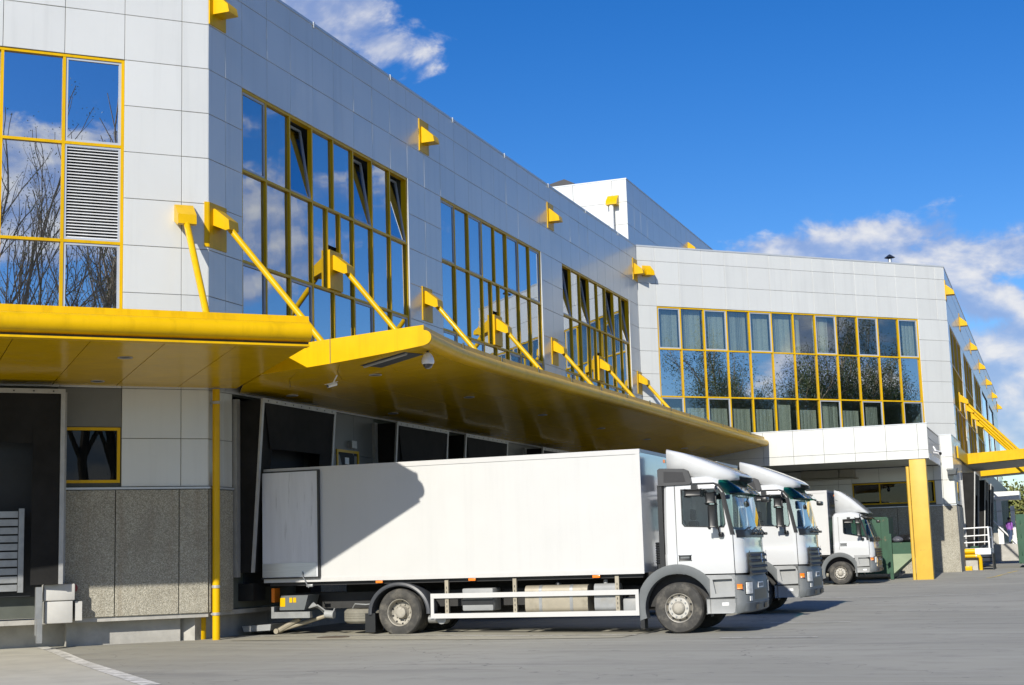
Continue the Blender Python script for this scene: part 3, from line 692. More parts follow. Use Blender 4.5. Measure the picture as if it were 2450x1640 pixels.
m=MB(); m.box(-16,U1,-5.75,.0,5.88,5.93); m.build('soffit_backing',CORE,C1,FL)
m=MB(); m.add([(U1-.015,0,5.70),(U1-.015,-5.72,5.86),(U1-.015,-5.72,6.42),(U1-.015,0,6.42),(U1+.005,0,5.70),(U1+.005,-5.72,5.86),(U1+.005,-5.72,6.42),(U1+.005,0,6.42)],[(0,1,2,3),(7,6,5,4),(0,4,5,1),(1,5,6,2),(2,6,7,3),(3,7,4,0)]); m.build('end_fascia',YEL,C1,FL)
def downlight(p,nz=(0,0,-1),parent=C1,F=None):
    m=MB(); x,y,z=p; m.lathe([(.115,-.005),(.145,-.014),(.15,-.002),(.14,.01)],(x,y,z),'z',24); o=m.build('downlight',FRAMEW,parent)
    m=MB(); m.lathe([(.0,-.004),(.115,-.004)],(x,y,z),'z',20); m.build('downlight_lens',INTD,o)
for (x,y) in ((-17.02,23.99),(-19.28,26.19)):
    o_=((x-A0)-(y-CY))*.7071; downlight((x,y,sof1(o_)-.004))
# long canopy
EDGE=[(27.4,-11.92,6.50),(29.4,-12.2,6.51),(30.9,-12.33,6.52),(33.7,-12.41,6.54),(36,-12.40,6.56),(40.5,-12.36,6.59),(47.1,-12.31,6.63),(57,-12.24,6.66),(65.95,-12.18,6.70)]
def edge(y):
    for (a,b) in zip(EDGE[:-1],EDGE[1:]):
        if y<=b[0]:
            t=(y-a[0])/(b[0]-a[0]); return (a[1]+(b[1]-a[1])*t,a[2]+(b[2]-a[2])*t)
    return EDGE[-1][1:]
def zs(o,oe,zb): return 5.69+(zb-5.69)*(max(0,o)/oe)**1.8
def catmull(pts,n=6):
    out_=[]
    for i in range(len(pts)-1):
        p=[Vector(pts[max(0,min(len(pts)-1,i+k))]) for k in (-1,0,1,2)]
        for j in range(n):
            t=j/n; out_.append(tuple(.5*((2*p[1])+(-p[0]+p[2])*t+(2*p[0]-5*p[1]+4*p[2]-p[3])*t*t+(-p[0]+3*p[1]-3*p[2]+p[3])*t**3)))
    out_.append(tuple(pts[-1])); return out_
ED=catmull(EDGE,6); EDGE=ED
prof=[(-.28,0),(-.20,-.0),(-.185,-.12)]+[(-.17+.17*math.sin(a),-.275+.15*math.cos(a)) for a in [R(x) for x in range(0,181,15)]]+[(-.28,-.43),(-.28,-.38)]
m=MB(); m.loft([[(x+dx,y,z+dz) for dx,dz in prof] for (y,x,z) in ED],True,True)
C2=m.build('canopy',YEL,BLD); C2['label']='long yellow canopy above the parked trucks'
m=MB(); rings=[]
for (y,x,z) in ED: rings.append([(A0,y,6.22),(x-.27,y,z-.06),(x-.27,y,z-.30),(A0,y,5.95)])
rings[0]=[(A0+1.4,27.43,6.22),(ED[0][1]-.27,27.43,6.44),(ED[0][1]-.27,27.43,6.2),(A0+1.4,27.43,5.95)]
m.loft(rings,True,True,False); m.build('deck',ROOF,C2)
# soffit panels
YB=[27.42]; 
while YB[-1]<65.9: YB.append(min(65.93,YB[-1]+2.42))
NS=4
def sp(y,f):
    x,z=edge(y); x-=.26; oe=x-A0; xw=A0 if y>29.45 else A0+(29.45-y)     # clipped where the other canopy ends
    xx=xw+(x-xw)*f; return (xx,y,zs(xx-A0,oe,z-.43))
for i in range(len(YB)-1):
    for k in range(NS):
        a,b=YB[i]+.006,YB[i+1]-.006; f0,f1=k/NS+.001,(k+1)/NS-.001
        vs=[]
        for q in range(3):
            for r in range(3): vs.append(sp(a+(b-a)*q/2,f0+(f1-f0)*r/2))
        lo=vs; hi=[(x,y,z+.03) for x,y,z in vs]; fs=[]
        for q in range(2):
            for r in range(2): fs.append((q*3+r,q*3+r+1,(q+1)*3+r+1,(q+1)*3+r))
        fs+= [tuple(9+t for t in reversed(f_)) for f_ in fs]
        ringi=[0,1,2,5,8,7,6,3]; fs+=[(ringi[t],ringi[(t+1)%8],9+ringi[(t+1)%8],9+ringi[t]) for t in range(8)]
        m=MB(); m.add(lo+hi,fs,True); o=m.build('soffit_panel',YELS,C2)
# end fascia of the long canopy, tapering upwards
def endf(y=27.40):
    n=14; x0=A0+2.02; x1=ED[0][1]-.17; top=[];bot=[]
    for i in range(n+1):
        x=x0+(x1-x0)*i/n; top.append((x,6.28+(6.50-6.28)*(x-x0)/(x1-x0))); bot.append((x,zs(x-A0,x1-A0,6.08)-.01))
    arc=[(x1+.17*math.sin(a),6.235+.155*math.cos(a)) for a in [R(t) for t in range(15,180,15)]]
    poly=top+[(x1+.0,6.39)]+arc+bot[::-1]
    m=MB(); m.prism(poly,'y',y-.03,y+.0); return m.build('end_fascia',YEL,C2)
endf()
m=MB(); m.box(-14.27,-14.255,27.364,27.372,5.86,6.42); m.build('fascia_joint',CORE,C2)
for (x,y) in ((-14.37,29.77),(-14.45,35.59),(-14.5,41.6),(-14.5,47.6),(-14.5,53.5),(-14.5,59.4),(-17.2,31.0),(-17.1,36.5)):
    xe,ze=edge(y); downlight((x,y,zs(x-A0,xe-.26-A0,ze-.43)-.006),parent=C2)
# recessed slot near the tip
m=MB(); yy0,yy1=28.25,29.0
def slotz(x,y): 
    xe,ze=edge(y); return zs(x-A0,xe-.26-A0,ze-.43)-.008
m.add([(-14.0,yy0,slotz(-14.0,yy0)),(-12.7,yy0-.55,slotz(-12.7,yy0-.3)),(-12.55,yy1-.6,slotz(-12.6,yy1-.5)),(-13.85,yy1,slotz(-13.85,yy1))],[(0,1,2,3)])
SL=m.build('soffit_slot',INTD,C2)
m=MB(); m.tube((-13.95,yy0+.1,slotz(-13.95,yy0)-.02),(-12.7,yy0-.42,slotz(-12.7,yy0-.3)-.02),.03,6); m.build('slot_rail',FRAMEW,SL)
# canopy upstand clips
for i in range(13):
    y=30.5+2.7*i; x,z=edge(y); m=MB(); m.box(x-.20,x-.165,y-.02,y+.02,z-.13,z+.03); m.build('gutter_clip',CORE,C2)
# ------------------------------------------------------------------ balcony, column, recess under the wing
YBAL=66.0; xr=-5.23
FBAL=fac(-17.2,YBAL,0)
ub=[xr+17.2-.43-1.36*k for k in range(9,-1,-1)]; ub=[ub[0]]+ub[1:]+[xr+17.2]
ub=[u for u in ub if u>=0]
panels(FBAL,[0]+ub if ub[0]>.2 else ub,[6.90,5.75,5.37])
m=MB(); m.box(-17.6,xr-.02,YBAL+.04,YBAL+.2,5.36,6.88); m.build('balcony_core',CORE,BLD)
m=MB(); m.box(-17.2,xr+.02,YBAL-.02,YBAL+.22,6.89,6.93); m.build('coping',COP,BLD)
SOFG=mat('soffit_grey',(.50,.50,.47),.7,var=.08,vscale=.7,vec='World')
m=MB(); m.box(-17.6,xr-.02,YBAL+.06,72.5,5.40,5.6); m.build('balcony_floor',SOFG,BLD)
m=MB(); m.box(xr-.06,xr,YBAL+.2,72.4,5.34,5.62); m.build('balcony_edge',WSTEEL,BLD)
m=MB()
m.tube((xr-.03,66.2,6.75),(xr-.03,72.4,6.75),.03,8); m.tube((xr-.03,66.2,6.3),(xr-.03,72.4,6.3),.015,6)
for i in range(11): m.tube((xr-.03,66.4+.6*i,5.6),(xr-.03,66.4+.6*i,6.75),.015,6)
m.build('balcony_railing',FRAMEW,BLD)
m=MB(); zc=gz(-5.8,66.3); m.cbox(-6.10,-5.40,66.05,66.6,zc-.05,5.37,.012); COLM=m.build('column',YELC,BLD); COLM['label']='yellow painted square column carrying the balcony corner'
m=MB(); m.tube((-6.19,66.1,zc),(-6.19,66.1,5.05),.075,16); m.build('downpipe',YELC,BLD)
# recessed wall
core(FB,0,12.52,.1,5.5,[(7.75,11.6,3.62,4.66)])
panels(FB,[0,1.9,3.6,5.4,7.1,7.75],[5.37,4.66,3.52]); panels(FB,[7.75,9.05,10.35,11.6,12.0],[5.37,4.68])
panels(FB,[11.63,12.0],[4.66,3.52]);
panels(FB,[12.0,12.54],[6.8,5.75,4.66,3.52])
usb=[0,1.4,2.8,4.2,5.6,7.0,8.4,9.8,11.2,12.54]
for a,b in zip(usb[:-1],usb[1:]): panel(FB,a,b,.25,3.44,matl=AGG,name='stone_panel',gap=.02,th=.06,outp=.03,jit=.0003)
m=MB(); m.box(0,12.57,-.05,.06,3.445,3.5); m.build('ledge',COP,BLD,FB)
m=MB(); f=.06; u0,u1,z0,z1=7.75,11.62,3.62,4.66
window(FB,u0,u1,z0,z1,3,[],glass=GLASSD)
m=MB(); m.box(u0,u1,.3,.34,z0-.05,z1+.05); m.build('spandrel',INTD,BLD,FB)
m=MB(); m.box(5.4,7.2,-.55,.0,4.98,5.36); m.box(7.24,7.95,-.5,.0,4.98,5.36); m.box(5.4,8.1,-.6,.0,4.90,4.95); m.build('air_curtain',mat('air_curtain_beige',(.44,.41,.34),.6,var=.06),BLD,FB)
# corner block side (ground floor of far facade)
FS=fac(-4.66,72.5,R(90))
core(FS,.06,7.0,.1,6.75,[]); 
panels(FS,[0,1.3,2.6,3.9,5.2,6.6],[6.8,5.75,4.66,3.52]);
for a in (0,1.3,2.6,3.9,5.2): panel(FS,a,a+1.3,.25,3.44,matl=AGG,name='stone_panel',gap=.02,th=.06,outp=.03)
m=MB(); m.box(-4.98,-4.64,72.48,79,6.79,6.83); m.box(-5.24,-4.98,72.48,72.8,6.79,6.83); m.build('coping',COP,BLD)
m=MB(); m.box(7.0,75,.05,.3,.1,6.6); m.build('far_base_wall',DKP,BLD,FS)
m=MB(); m.box(1.9,2.5,-.02,.02,3.7,4.6); m.build('small_window',YEL,BLD,FS)
m=MB(); m.box(2.0,2.4,-.025,.02,3.8,4.5); m.build('small_window_pane',INTD,BLD,FS)
shelter(FS,4.7,8.4,5.1,1.5)
shelter(FS,15,18.6,5.1,1.5); shelter(FS,22,25.6,5.1,1.5)
# far canopies
for (y0,y1,zt) in ((83,91.5,6.45),(99,101.8,6.45)):
    m=MB(); m.add([(-4.8,y0,zt),(1.2,y0,zt+.25),(1.2,y0,zt-.25),(-4.8,y0,zt-.58)]+[(-4.8,y1,zt),(1.2,y1,zt+.25),(1.2,y1,zt-.25),(-4.8,y1,zt-.58)],[(0,1,2,3),(7,6,5,4),(0,4,5,1),(1,5,6,2),(3,2,6,7),(0,3,7,4)])
    c_=m.build('canopy',YEL,BLD)
    m=MB(); m.add([(-4.7,y0+.12,zt-.60),(1.1,y0+.12,zt-.28),(1.1,y1-.1,zt-.28),(-4.7,y1-.1,zt-.60)],[(0,1,2,3)]); m.build('soffit_panel',SOFG,c_)
m=MB(); m.box(-4.63,-4.55,75.2,83,5.82,6.42); m.build('fascia_band',YEL,BLD)
# ------------------------------------------------------------------ trucks
def rr(x0,x1,z0,z1,r,n=4):
    pts=[]
    for cx,cz,a0 in ((x1-r,z1-r,0),(x0+r,z1-r,90),(x0+r,z0+r,180),(x1-r,z0+r,270)):
        for i in range(n+1): a=R(a0+90*i/n); pts.append((cx+r*math.cos(a),cz+r*math.sin(a)))
    return pts
def lerp(tab,z):
    if z<=tab[0][0]: return tab[0][1]
    for (a,b) in zip(tab[:-1],tab[1:]):
        if z<=b[0]: return a[1]+(b[1]-a[1])*(z-a[0])/(b[0]-a[0])
    return tab[-1][1]
def boolean(ob,cutters):
    for c in cutters:
        md=ob.modifiers.new('b','BOOLEAN'); md.object=c; md.operation='DIFFERENCE'; md.solver='EXACT'
    dg=bpy.context.evaluated_depsgraph_get(); me=bpy.data.meshes.new_from_object(ob.evaluated_get(dg))
    ob.modifiers.clear(); old=ob.data; ob.data=me; bpy.data.meshes.remove(old)
    for c in cutters: bpy.data.objects.remove(c)
def wheel(parent,x,y,rad,sgn,front=True,width=.30,name='wheel'):
    # sgn -1: outer side faces -y
    k=rad/.52; m=MB()
    tp=[(.30,.02),(.345,-.012),(.42,-.022),(.485,-.01),(.515,.03),(.52,.06),(.52,.12),(.512,.125),(.512,.135),(.52,.14),(.52,.19),(.512,.195),(.512,.205),(.52,.21),(.52,.25),(.50,.285),(.42,.31),(.30,.29)]
    m.lathe([(r*k,h*width/.29) for r,h in tp],(x,y,rad),'y',48,sgn=-sgn)
    o=m.build(name,TYRE,parent)
    m=MB()
    if front: rp=[(.30,.03),(.295,.012),(.285,.018),(.27,.07),(.262,.09),(.235,.045),(.225,-.0),(.215,-.018),(.13,-.018),(.125,-.03)]
    else: rp=[(.30,.03),(.295,.008),(.283,.014),(.27,.05),(.262,.16),(.225,.185),(.15,.19),(.135,.17)]
    m.lathe([(r*k,h) for r,h in rp],(x,y,rad),'y',48,sgn=-sgn); m.build('rim',RIM if front else RIMD,o)
    m=MB()
    hp=[(.135,-.028),(.13,-.045),(.105,-.075),(.07,-.085),(.0,-.085)] if front else [(.15,.17),(.125,.14),(.12,.05),(.105,.04),(.06,.035),(.0,.035)]
    m.lathe([(r*k,h) for r,h in hp],(x,y,rad),'y',28,sgn=-sgn); m.build('hub',RIMD,o)
    m=MB(); hn=10
    for i in range(hn):
        a=2*math.pi*i/hn; rb=.175*k; h0=-.018 if front else .185; bx,bz=x+rb*math.cos(a),rad+rb*math.sin(a)
        m.tube((bx,y-sgn*(h0),bz),(bx,y-sgn*(h0-.03),bz),.017,6)
    tag(m.build('wheel_nuts',STEEL if front else RIMD,o),kind='stuff')
    m=MB()
    for i in range(hn):
        a=2*math.pi*(i+.5)/hn; rb=.245*k; h0=.055 if front else .172; bx,bz=x+rb*math.cos(a),rad+rb*math.sin(a)
        m.tube((bx,y-sgn*(h0-.012),bz),(bx,y-sgn*(h0+.02),bz),.021*k,10)
    tag(m.build('rim_holes',BLKP,o),kind='stuff')
    return o
def make_truck(name,label,v):
    T=thing(name,label,'truck',(0,0,0),0,'white box trucks backed up to the building',local=True)
    W=1.245; big=v['big']; wr=v['wr']
    XF=v['xf']; rc=.30
    def xf(z): return lerp(XF,z)
    def fpt(z,y,off=0):
        w=W+off; x0=xf(z)+off; ay=abs(y); b=.055*(1-(y/w)**2)
        if ay>w-rc: return (x0-rc+math.sqrt(max(0,rc*rc-(ay-(w-rc))**2))+.055*(1-((w-rc)/w)**2)*max(0,(w-ay)/rc),y,z)
        return (x0+b,y,z)
    def ring(z,inset=0.0,n=7):
        w=W-inset; p=[]; x0=xf(z)-inset; r_=rc
        for i in range(n+1):
            a=R(-90+90*i/n); cx,cy=x0-r_,-(w-r_); p.append((cx+r_*math.cos(a),cy+r_*math.sin(a),z))
        nb_=6
        for i in range(1,nb_): 
            y=-(w-r_)+2*(w-r_)*i/nb_; p.append((x0+.055*(1-(y/(w-r_))**2)*.8,y,z))
        for i in range(n+1):
            a=R(0+90*i/n); cx,cy=x0-r_,(w-r_); p.append((cx+r_*math.cos(a),cy+r_*math.sin(a),z))
        xrr=v['xr']+inset
        p+= [(xrr+.06,w,z),(xrr,w-.06,z),(xrr,-w+.06,z),(xrr+.06,-w,z)]
        return p
    zr=v['roof']
    zl=[v['cb'],1.3,1.45,1.62,1.64,1.8,2.0,2.2,2.5,2.8,zr-.25,zr-.14,zr-.06,zr-.015,zr]
    ins=[.012,.0,0,0,.006,.006,.006,.008,.014,.022,.03,.05,.10,.20,.36]
    rings=[ring(z,i) for z,i in zip(zl,ins)]
    m=MB(); m.loft(rings,True,True); cab=m.build('cab',TRUCKW,T)
    zi=[v['cb']+.15,1.6,2.0,2.5,zr-.3,zr-.12]
    m=MB(); m.loft([ring(z,.07+.03*(i==5)) for i,z in enumerate(zi)],True,True); cav=m.build('cut',CABINT)
    wx=v['win']
    m=MB(); m.prism(wx,'y',-2,2); c1=m.build('cut',CABINT)
    m=MB(); m.prism(rr(-1.205,1.205,v['ws'][0]+.06,v['ws'][1]-.03,.08),'x',.80,2.2); c2=m.build('cut',CABINT)
    m=MB(); m.lathe([(0,-2),(.70,-2),(.70,2),(0,2)],(0,0,wr),'y',40); c3=m.build('cut',CABINT)
    boolean(cab,[cav,c1,c2,c3])
    for p in cab.data.polygons: p.use_smooth=True
    try: cab.data.set_sharp_from_angle(angle=R(32))
    except Exception: pass
    # glazing
    for s in (-1,1):
        m=MB(); m.prism(wx,'y',s*(W-.035),s*(W-.028)); pz=m.build('side_window',GLASST,T)
        cx=sum(p[0] for p in wx)/len(wx); cz=sum(p[1] for p in wx)/len(wx)
        big_=[(cx+(p[0]-cx)*1.045,cz+(p[1]-cz)*1.055) for p in wx]
        m=MB(); m.ring2(big_,wx,'y',s*(W-.03),s*(W+.001)); m.build('window_seal',BLKP,pz)
        # door gaps
        m=MB()
        m.box(v['dx0']-.005,v['dx0']+.005,s*(W-.02),s*(W+.0015),1.42,zr-.2); m.add([],[])
        m.add([(1.215,s*(W+.0015),1.2),(1.228,s*(W+.0015),1.2),(1.215,s*(W-.003),2.05),(1.203,s*(W-.003),2.05)],[(0,1,2,3)])
        m.build('door_gap',BLKP,T)
        m=MB(); hz=v['hz']; m.cbox(.06,.32,s*(W-.006),s*(W+.012),hz-.055,hz+.055,.012); hd=m.build('door_handle',BLKP if big else GREYP,T)
        if big:
            m=MB(); m.cbox(.09,.29,s*(W+.01),s*(W+.03),hz-.012,hz+.035,.01); m.build('grip',GREYP,hd)
        # pillar trim along the front edge and above the door
        if big:
            tr_=[(.30,zr-.175),(.86,zr-.18),(.97,zr-.22),(1.06,zr-.36),(1.238,2.05),(1.215,2.05),(1.035,zr-.36),(.94,zr-.245),(.85,zr-.21),(.30,zr-.20)]
            m=MB(); m.prism(tr_,'y',s*(W-.05),s*(W-.012)) ; m.build('pillar_trim',BLKP,T)
        # mirrors
        m=MB(); mz=v['mz']
        m.cbox(.76,.94,s*(W+.24),s*(W+.33),mz+.50,mz+.72,.035); M_=m.build('mirror',BLKP,T)
        m=MB(); m.cbox(.80,.95,s*(W+.22),s*(W+.34),mz,mz+.47,.035); m.build('mirror_head',BLKP,M_)
        m=MB(); m.path([(.92,s*W,mz+.86),(.93,s*(W+.16),mz+.85),(.94,s*(W+.22),mz+.75),(.95,s*(W+.22),mz+.05),(.97,s*(W+.12),mz-.13),(.98,s*W,mz-.16)],.018,8); m.build('mirror_arm',BLKP,M_)
        m=MB(); m.lathe([(0,.07),(.05,.06),(.062,.02),(.05,-.03),(0,-.04)],(.98,s*(W+.04),mz-.16),'z',12); m.build('mirror_foot',BLKP,M_)
        if big or s<0:
            m=MB(); m.cbox(.29,.63,s*(W+.03),s*(W+.2),v['win'][0][1]-.13,v['win'][0][1]-.01,.03); km=m.build('kerb_mirror',BLKP,T); m=MB(); m.box(.40,.52,s*(W-.01),s*(W+.1),v['win'][0][1]-.02,v['win'][0][1]+.10); m.build('mirror_bracket',BLKP,km)
    # windscreen
    def patch(z0,z1,y0,y1,off,nz=10,ny=28,corner=0):
        vs=[]
        for j in range(nz+1):
            z=z0+(z1-z0)*j/nz
            for i in range(ny+1):
                y=y0+(y1-y0)*i/ny
                vs.append(fpt(z,y,off))
        m=MB(); m.add(vs,[(j*(ny+1)+i,j*(ny+1)+i+1,(j+1)*(ny+1)+i+1,(j+1)*(ny+1)+i) for j in range(nz) for i in range(ny)],True); return m
    z0,z1=v['ws']
    ws=patch(z0,z1,-1.222,1.222,-.004,10,44).build('windscreen',GLASST,T)
    for s in (-1,1): patch(z0-.02,z1+.02,s*1.212,s*1.2435,.004,10,8).build('screen_pillar',BLKP,ws)
    patch(z0-.08,z0+.075,-1.2,1.2,.006,3,28).build('screen_cowl',BLKP,ws)
    patch(z1-.03,z1+.04,-1.15,1.15,.006,2,28).build('screen_header',BLKP,ws)
    for yb in (-.30,.35,.95):
        m=MB(); a=fpt(z0+.0,yb,.04); b=fpt(z0+.10,yb-.40,.035); c=fpt(z0+.06,yb-.66,.02); d=fpt(z0+.14,yb-.12,.02); m.tube(a,b,.012,6); m.tube(c,d,.012,6); m.lathe([(0,.06),(.03,.05),(.03,-.03)],a,'x',10); m.build('wiper',BLKP,ws)
    # sun visor
    if big:
        m=MB(); rings=[]
        n=26
        for i in range(n+1):
            y=-1.2+2.4*i/n; a=Vector(fpt(z1+.28,y,.01)); b=Vector(fpt(z1+.02,y,.0)); ex=.16 if abs(y)<1.05 else .16*max(0,(1.2-abs(y))/.15)
            c=Vector((b.x+ex+.03,y*(1.0),z1+.0)); d=Vector((a.x+ex*.55,y,z1+.21))
            rings.append([a,d,c,c+Vector((-.012,0,-.01)),d+Vector((-.02,0,-.015)),a+Vector((-.01,0,-.02))])
        m.loft(rings,True,True); m.build('sun_visor',GLASSV,T)
        for yy in (-.7,-.35,0,.35,.7):
            m=MB(); p=fpt(z1+.1,yy,.0); m.box(p[0]-.05,p[0]+.15,yy-.015,yy+.015,z1+.10,z1+.13); m.build('visor_bracket',BLKP,T)
    else:
        m=MB(); rings=[]
        for i in range(21):
            y=-1.15+2.3*i/20; a=Vector(fpt(z1+.14,y,.0)); rings.append([a,a+Vector((.20,0,-.10)),a+Vector((.19,0,-.13)),a+Vector((-.02,0,-.05))])
        m.loft(rings,True,True); m.build('sun_visor',BLKP,T)
    m=MB(); fp=fpt(z1+.03,.72,.0); m.tube((fp[0],.72,z1+.05),(fp[0]+.28,.80,z1-.08),.015,6); m.cbox(fp[0]+.2,fp[0]+.34,.66,.98,z1-.16,z1-.05,.03); m.build('front_mirror',BLKP,T)
    # front: grille
    gz0,gz1=v['gr']; ns=4
    patch(gz0,gz1,-.88,.88,.004,3,24).build('grille',BLKP,T)
    G_=T.children[-1] if False else None
    for i in range(ns):
        za=gz0+(gz1-gz0)*(i+.18)/ns; zb_=gz0+(gz1-gz0)*(i+.72)/ns
        vs=[]; 
        for k in range(25):
            y=-.86+1.72*k/24; p=fpt(za,y,0); vs.append([(p[0]+.0,y,za),(p[0]+.055,y,za+.012),(p[0]+.03,y,zb_),(p[0]+.0,y,zb_)])
        m=MB(); m.loft(vs,True,True); m.build('grille_slat',SLATD,T)
    for s in (-1,1): 
        m=patch(gz0-.02,gz1+.03,s*.86,s*.93,.03,3,3); m.build('grille_side',BLKP,T)
    if big:
        pE=fpt(gz1-.13,0,.075); m=MB()
        for i in range(24):
            a,b=R(15*i),R(15*i+15); m.tube((pE[0],.085*math.cos(a),pE[2]+.085*math.sin(a)),(pE[0],.085*math.cos(b),pE[2]+.085*math.sin(b)),.009,6)
        for a in (90,210,330): m.tube((pE[0],0,pE[2]),(pE[0],.083*math.cos(R(a)),pE[2]+.083*math.sin(R(a))),.010,6,.003)
        m.build('emblem',CHROME,T)
    # bumper
    bz0,bz1=v['bp']
    def bring(z,off,xs_):
        w=W+off*.0; x0=xf(1.3)+off; r_=.26; p=[]
        for i in range(8):
            a=R(-90+90*i/7); p.append((x0-r_+r_*math.cos(a),-(w-r_)+r_*math.sin(a),z))
        for i in range(1,8):
            y=-(w-r_)+2*(w-r_)*i/8; p.append((x0+.05*(1-(y/(w-r_))**2),y,z))
        for i in range(8):
            a=R(90*i/7); p.append((x0-r_+r_*math.cos(a),(w-r_)+r_*math.sin(a),z))
        p+= [(xs_,w,z),(xs_,-w,z)]; return p
    m=MB(); m.loft([bring(bz0,-.03,1.22),bring(bz0+.03,.02,1.22),bring(bz0+.20,.045,1.22),bring(bz0+.21,.035,1.22),bring(bz1-.12,.035,1.22),bring(bz1-.02,-.02,1.22),bring(bz1,-.10,1.22)],True,True)
    BU=m.build('bumper',GREYP,T)
    def bfront(y,off=.0):
        w=W; x0=xf(1.3)+.035; r_=.26; ay=abs(y)
        if ay>w-r_: return x0-r_+math.sqrt(max(0,r_*r_-(ay-(w-r_))**2))+off
        return x0+.05*(1-(y/(w-r_))**2)+off
    def bpatch(y0,y1,za,zb_,off,matl,nm,par=BU,n=8):
        m=MB(); rg=[]
        for i in range(n+1):
            y=y0+(y1-y0)*i/n; x=bfront(y); rg.append([(x-.03,y,za),(x+off,y,za),(x+off,y,zb_),(x-.03,y,zb_)])
        m.loft(rg,True,True,False); return m.build(nm,matl,par)
    hz0=bz0+.38
    for s in (-1,1):
        hb=bpatch(s*.80,s*1.15,hz0-.01,hz0+.255,.006,BLKP,'headlight'); bpatch(s*.82,s*1.135,hz0+.005,hz0+.24,.016,LENS,'headlight_lens',hb)
        bpatch(s*.85,s*1.0,bz0+.24,bz0+.335,.01,LENS,'fog_lamp')
        m=MB(); m.cbox(1.25,1.36,s*(W-.01),s*(W+.012),hz0+.11,hz0+.21,.008); m.build('side_indicator',ORANGE,BU)
    bpatch(-.62,.62,bz0+.26,bz0+.46,.006,BLKP,'bumper_opening',n=14); bpatch(-.55,-.25,bz0+.06,bz0+.16,.052,BLKP,'lower_vent',n=5); bpatch(.25,.55,bz0+.06,bz0+.16,.052,BLKP,'lower_vent',n=5)
    bpatch(-.34,.18,bz0+.49,bz0+.61,.012,WSTEEL,'number_plate',n=6)
    for k in range(7): bpatch(-.30+.065*k,-.262+.065*k,bz0+.515,bz0+.585,.0135,CHAS,'plate_mark',n=1)
    # steps
    for s in (-1,1):
        m=MB(); y=s*W; yi=s*(W-.35)
        m.add([(.58,y,1.185),(1.212,y,1.185),(1.205,y,.74),(.67,y,.72),(.58,yi,1.185),(1.212,yi,1.185),(1.205,yi,.74),(.67,yi,.72)],[(0,1,5,4),(4,5,6,7),(3,2,6,7),(0,3,7,4),(1,2,6,5)])
        q=[(.58,1.185),(1.212,1.185),(1.205,.74),(.67,.72)]; qi=[(.74,1.09),(1.15,1.10),(1.14,.83),(.79,.80)]
        m.add([(a,y,b) for a,b in q]+[(a,y,b) for a,b in qi]+[(a,s*(W-.09),b) for a,b in qi],[(0,1,5,4),(1,2,6,5),(2,3,7,6),(3,0,4,7),(4,5,9,8),(5,6,10,9),(6,7,11,10),(7,4,8,11),(8,9,10,11)])
        ST=m.build('step_panel',GREYL,T)
        m=MB(); m.cbox(.60,1.215,s*(W-.38),s*(W-.008),bz0+.0,.70,.02); m.build('lower_step',GREYL,ST)
        m=MB(); m.box(.92,1.06,s*(W-.01),s*(W-.003),.56,.62); m.build('step_sticker',WSTEEL,ST)
        m=MB(); m.box(.60,1.2,s*(W-.3),s*(W-.03),.69,.745); m.build('step_gap',BLKP,ST)
        # front wheel arch
        m=MB(); rg=[]; R0,R1=v['fr'][0],v['fr'][1]
        for i in range(25):
            a=R(-12+ (196+12)*i/24)
            def pt(rad,yy):
                x=rad*math.cos(a); z=wr+rad*math.sin(a)*v['fr'][2]
                x=max(-.83,min(.68,x*1.0)); return (x,yy,z)
            rg.append([pt(R0,s*(W-.25)),pt(R0,s*(W+.012)),pt(R0+.05,s*(W+.03)),pt(R1,s*(W+.02)),pt(R1,s*(W-.25))])
        m.loft(rg,True,True); m.build('wheel_arch',GREYP,T)
        m=MB(); m.box(-.83,-.74,s*(W-.25),s*(W+.01),.12,.45); m.build('mud_flap',BLKP,T)
    m=MB(); m.box(-.75,.6,-W+.32,W-.32,.55,1.28); m.build('engine_block',CHAS,T)
    # cab back wall, intake, stack
    if big:
        for s in (-1,1):
            m=MB(); m.prism([(-.33,3.06),(.36,3.07),(.40,3.12),(.32,3.36),(.24,3.40),(-.28,3.43),(-.33,3.40)],'y',s*(W+.01),s*(W-.30)); a_=m.build('air_intake',mat('intake_grey',(.045,.047,.05),.5,var=.1),T)
            m=MB(); m.prism([(-.20,3.13),(.27,3.13),(.22,3.33),(-.19,3.36)],'y',s*(W+.016),s*(W)); m.build('intake_mesh',SLATD,a_)
        m=MB(); m.box(-.36,-.26,-W+.02,-W+.24,1.3,3.08); m.build('intake_stack',BLKP,T)
        m=MB()
        for i in range(9): m.lathe([(.055,-.01),(.075,.015),(.055,.04)],(-.40,-W+.12,1.45+.05*i),'z',14)
        m.tube((-.40,-W+.12,1.2),(-.40,-W+.12,1.46),.055,12); m.build('intake_hose',BLKP,T)
    # roof fairing
    m=MB(); rg=[]
    for (x,zt,zb_,hw,rd) in v['fairing']:
        p=[(x,-hw,zb_),(x,-hw,zt-rd-.02)]
        for i in range(7): a=R(180-90*i/6); p.append((x,-(hw-rd)+rd*math.cos(a),zt-rd+rd*math.sin(a)))
        for i in range(7): a=R(90-90*i/6); p.append((x,(hw-rd)+rd*math.cos(a),zt-rd+rd*math.sin(a)))
        p+=[(x,hw,zt-rd-.02),(x,hw,zb_)]; rg.append(p)
    m.loft(rg,False,False,False)
    FR=m.build('roof_fairing',TRUCKW,T); sm=FR.modifiers.new('s','SOLIDIFY'); sm.thickness=.025
    if not big:
        for s in (-1,1):
            m=MB(); a=v['fairing'][0]; b=v['fairing'][-2]; m.tube((a[0]+.02,s*(a[3]+.004),a[1]-.40),(b[0]-.1,s*(b[3]+.004),b[1]-.03),.014,6); m.build('fairing_seam',GREYP,FR)
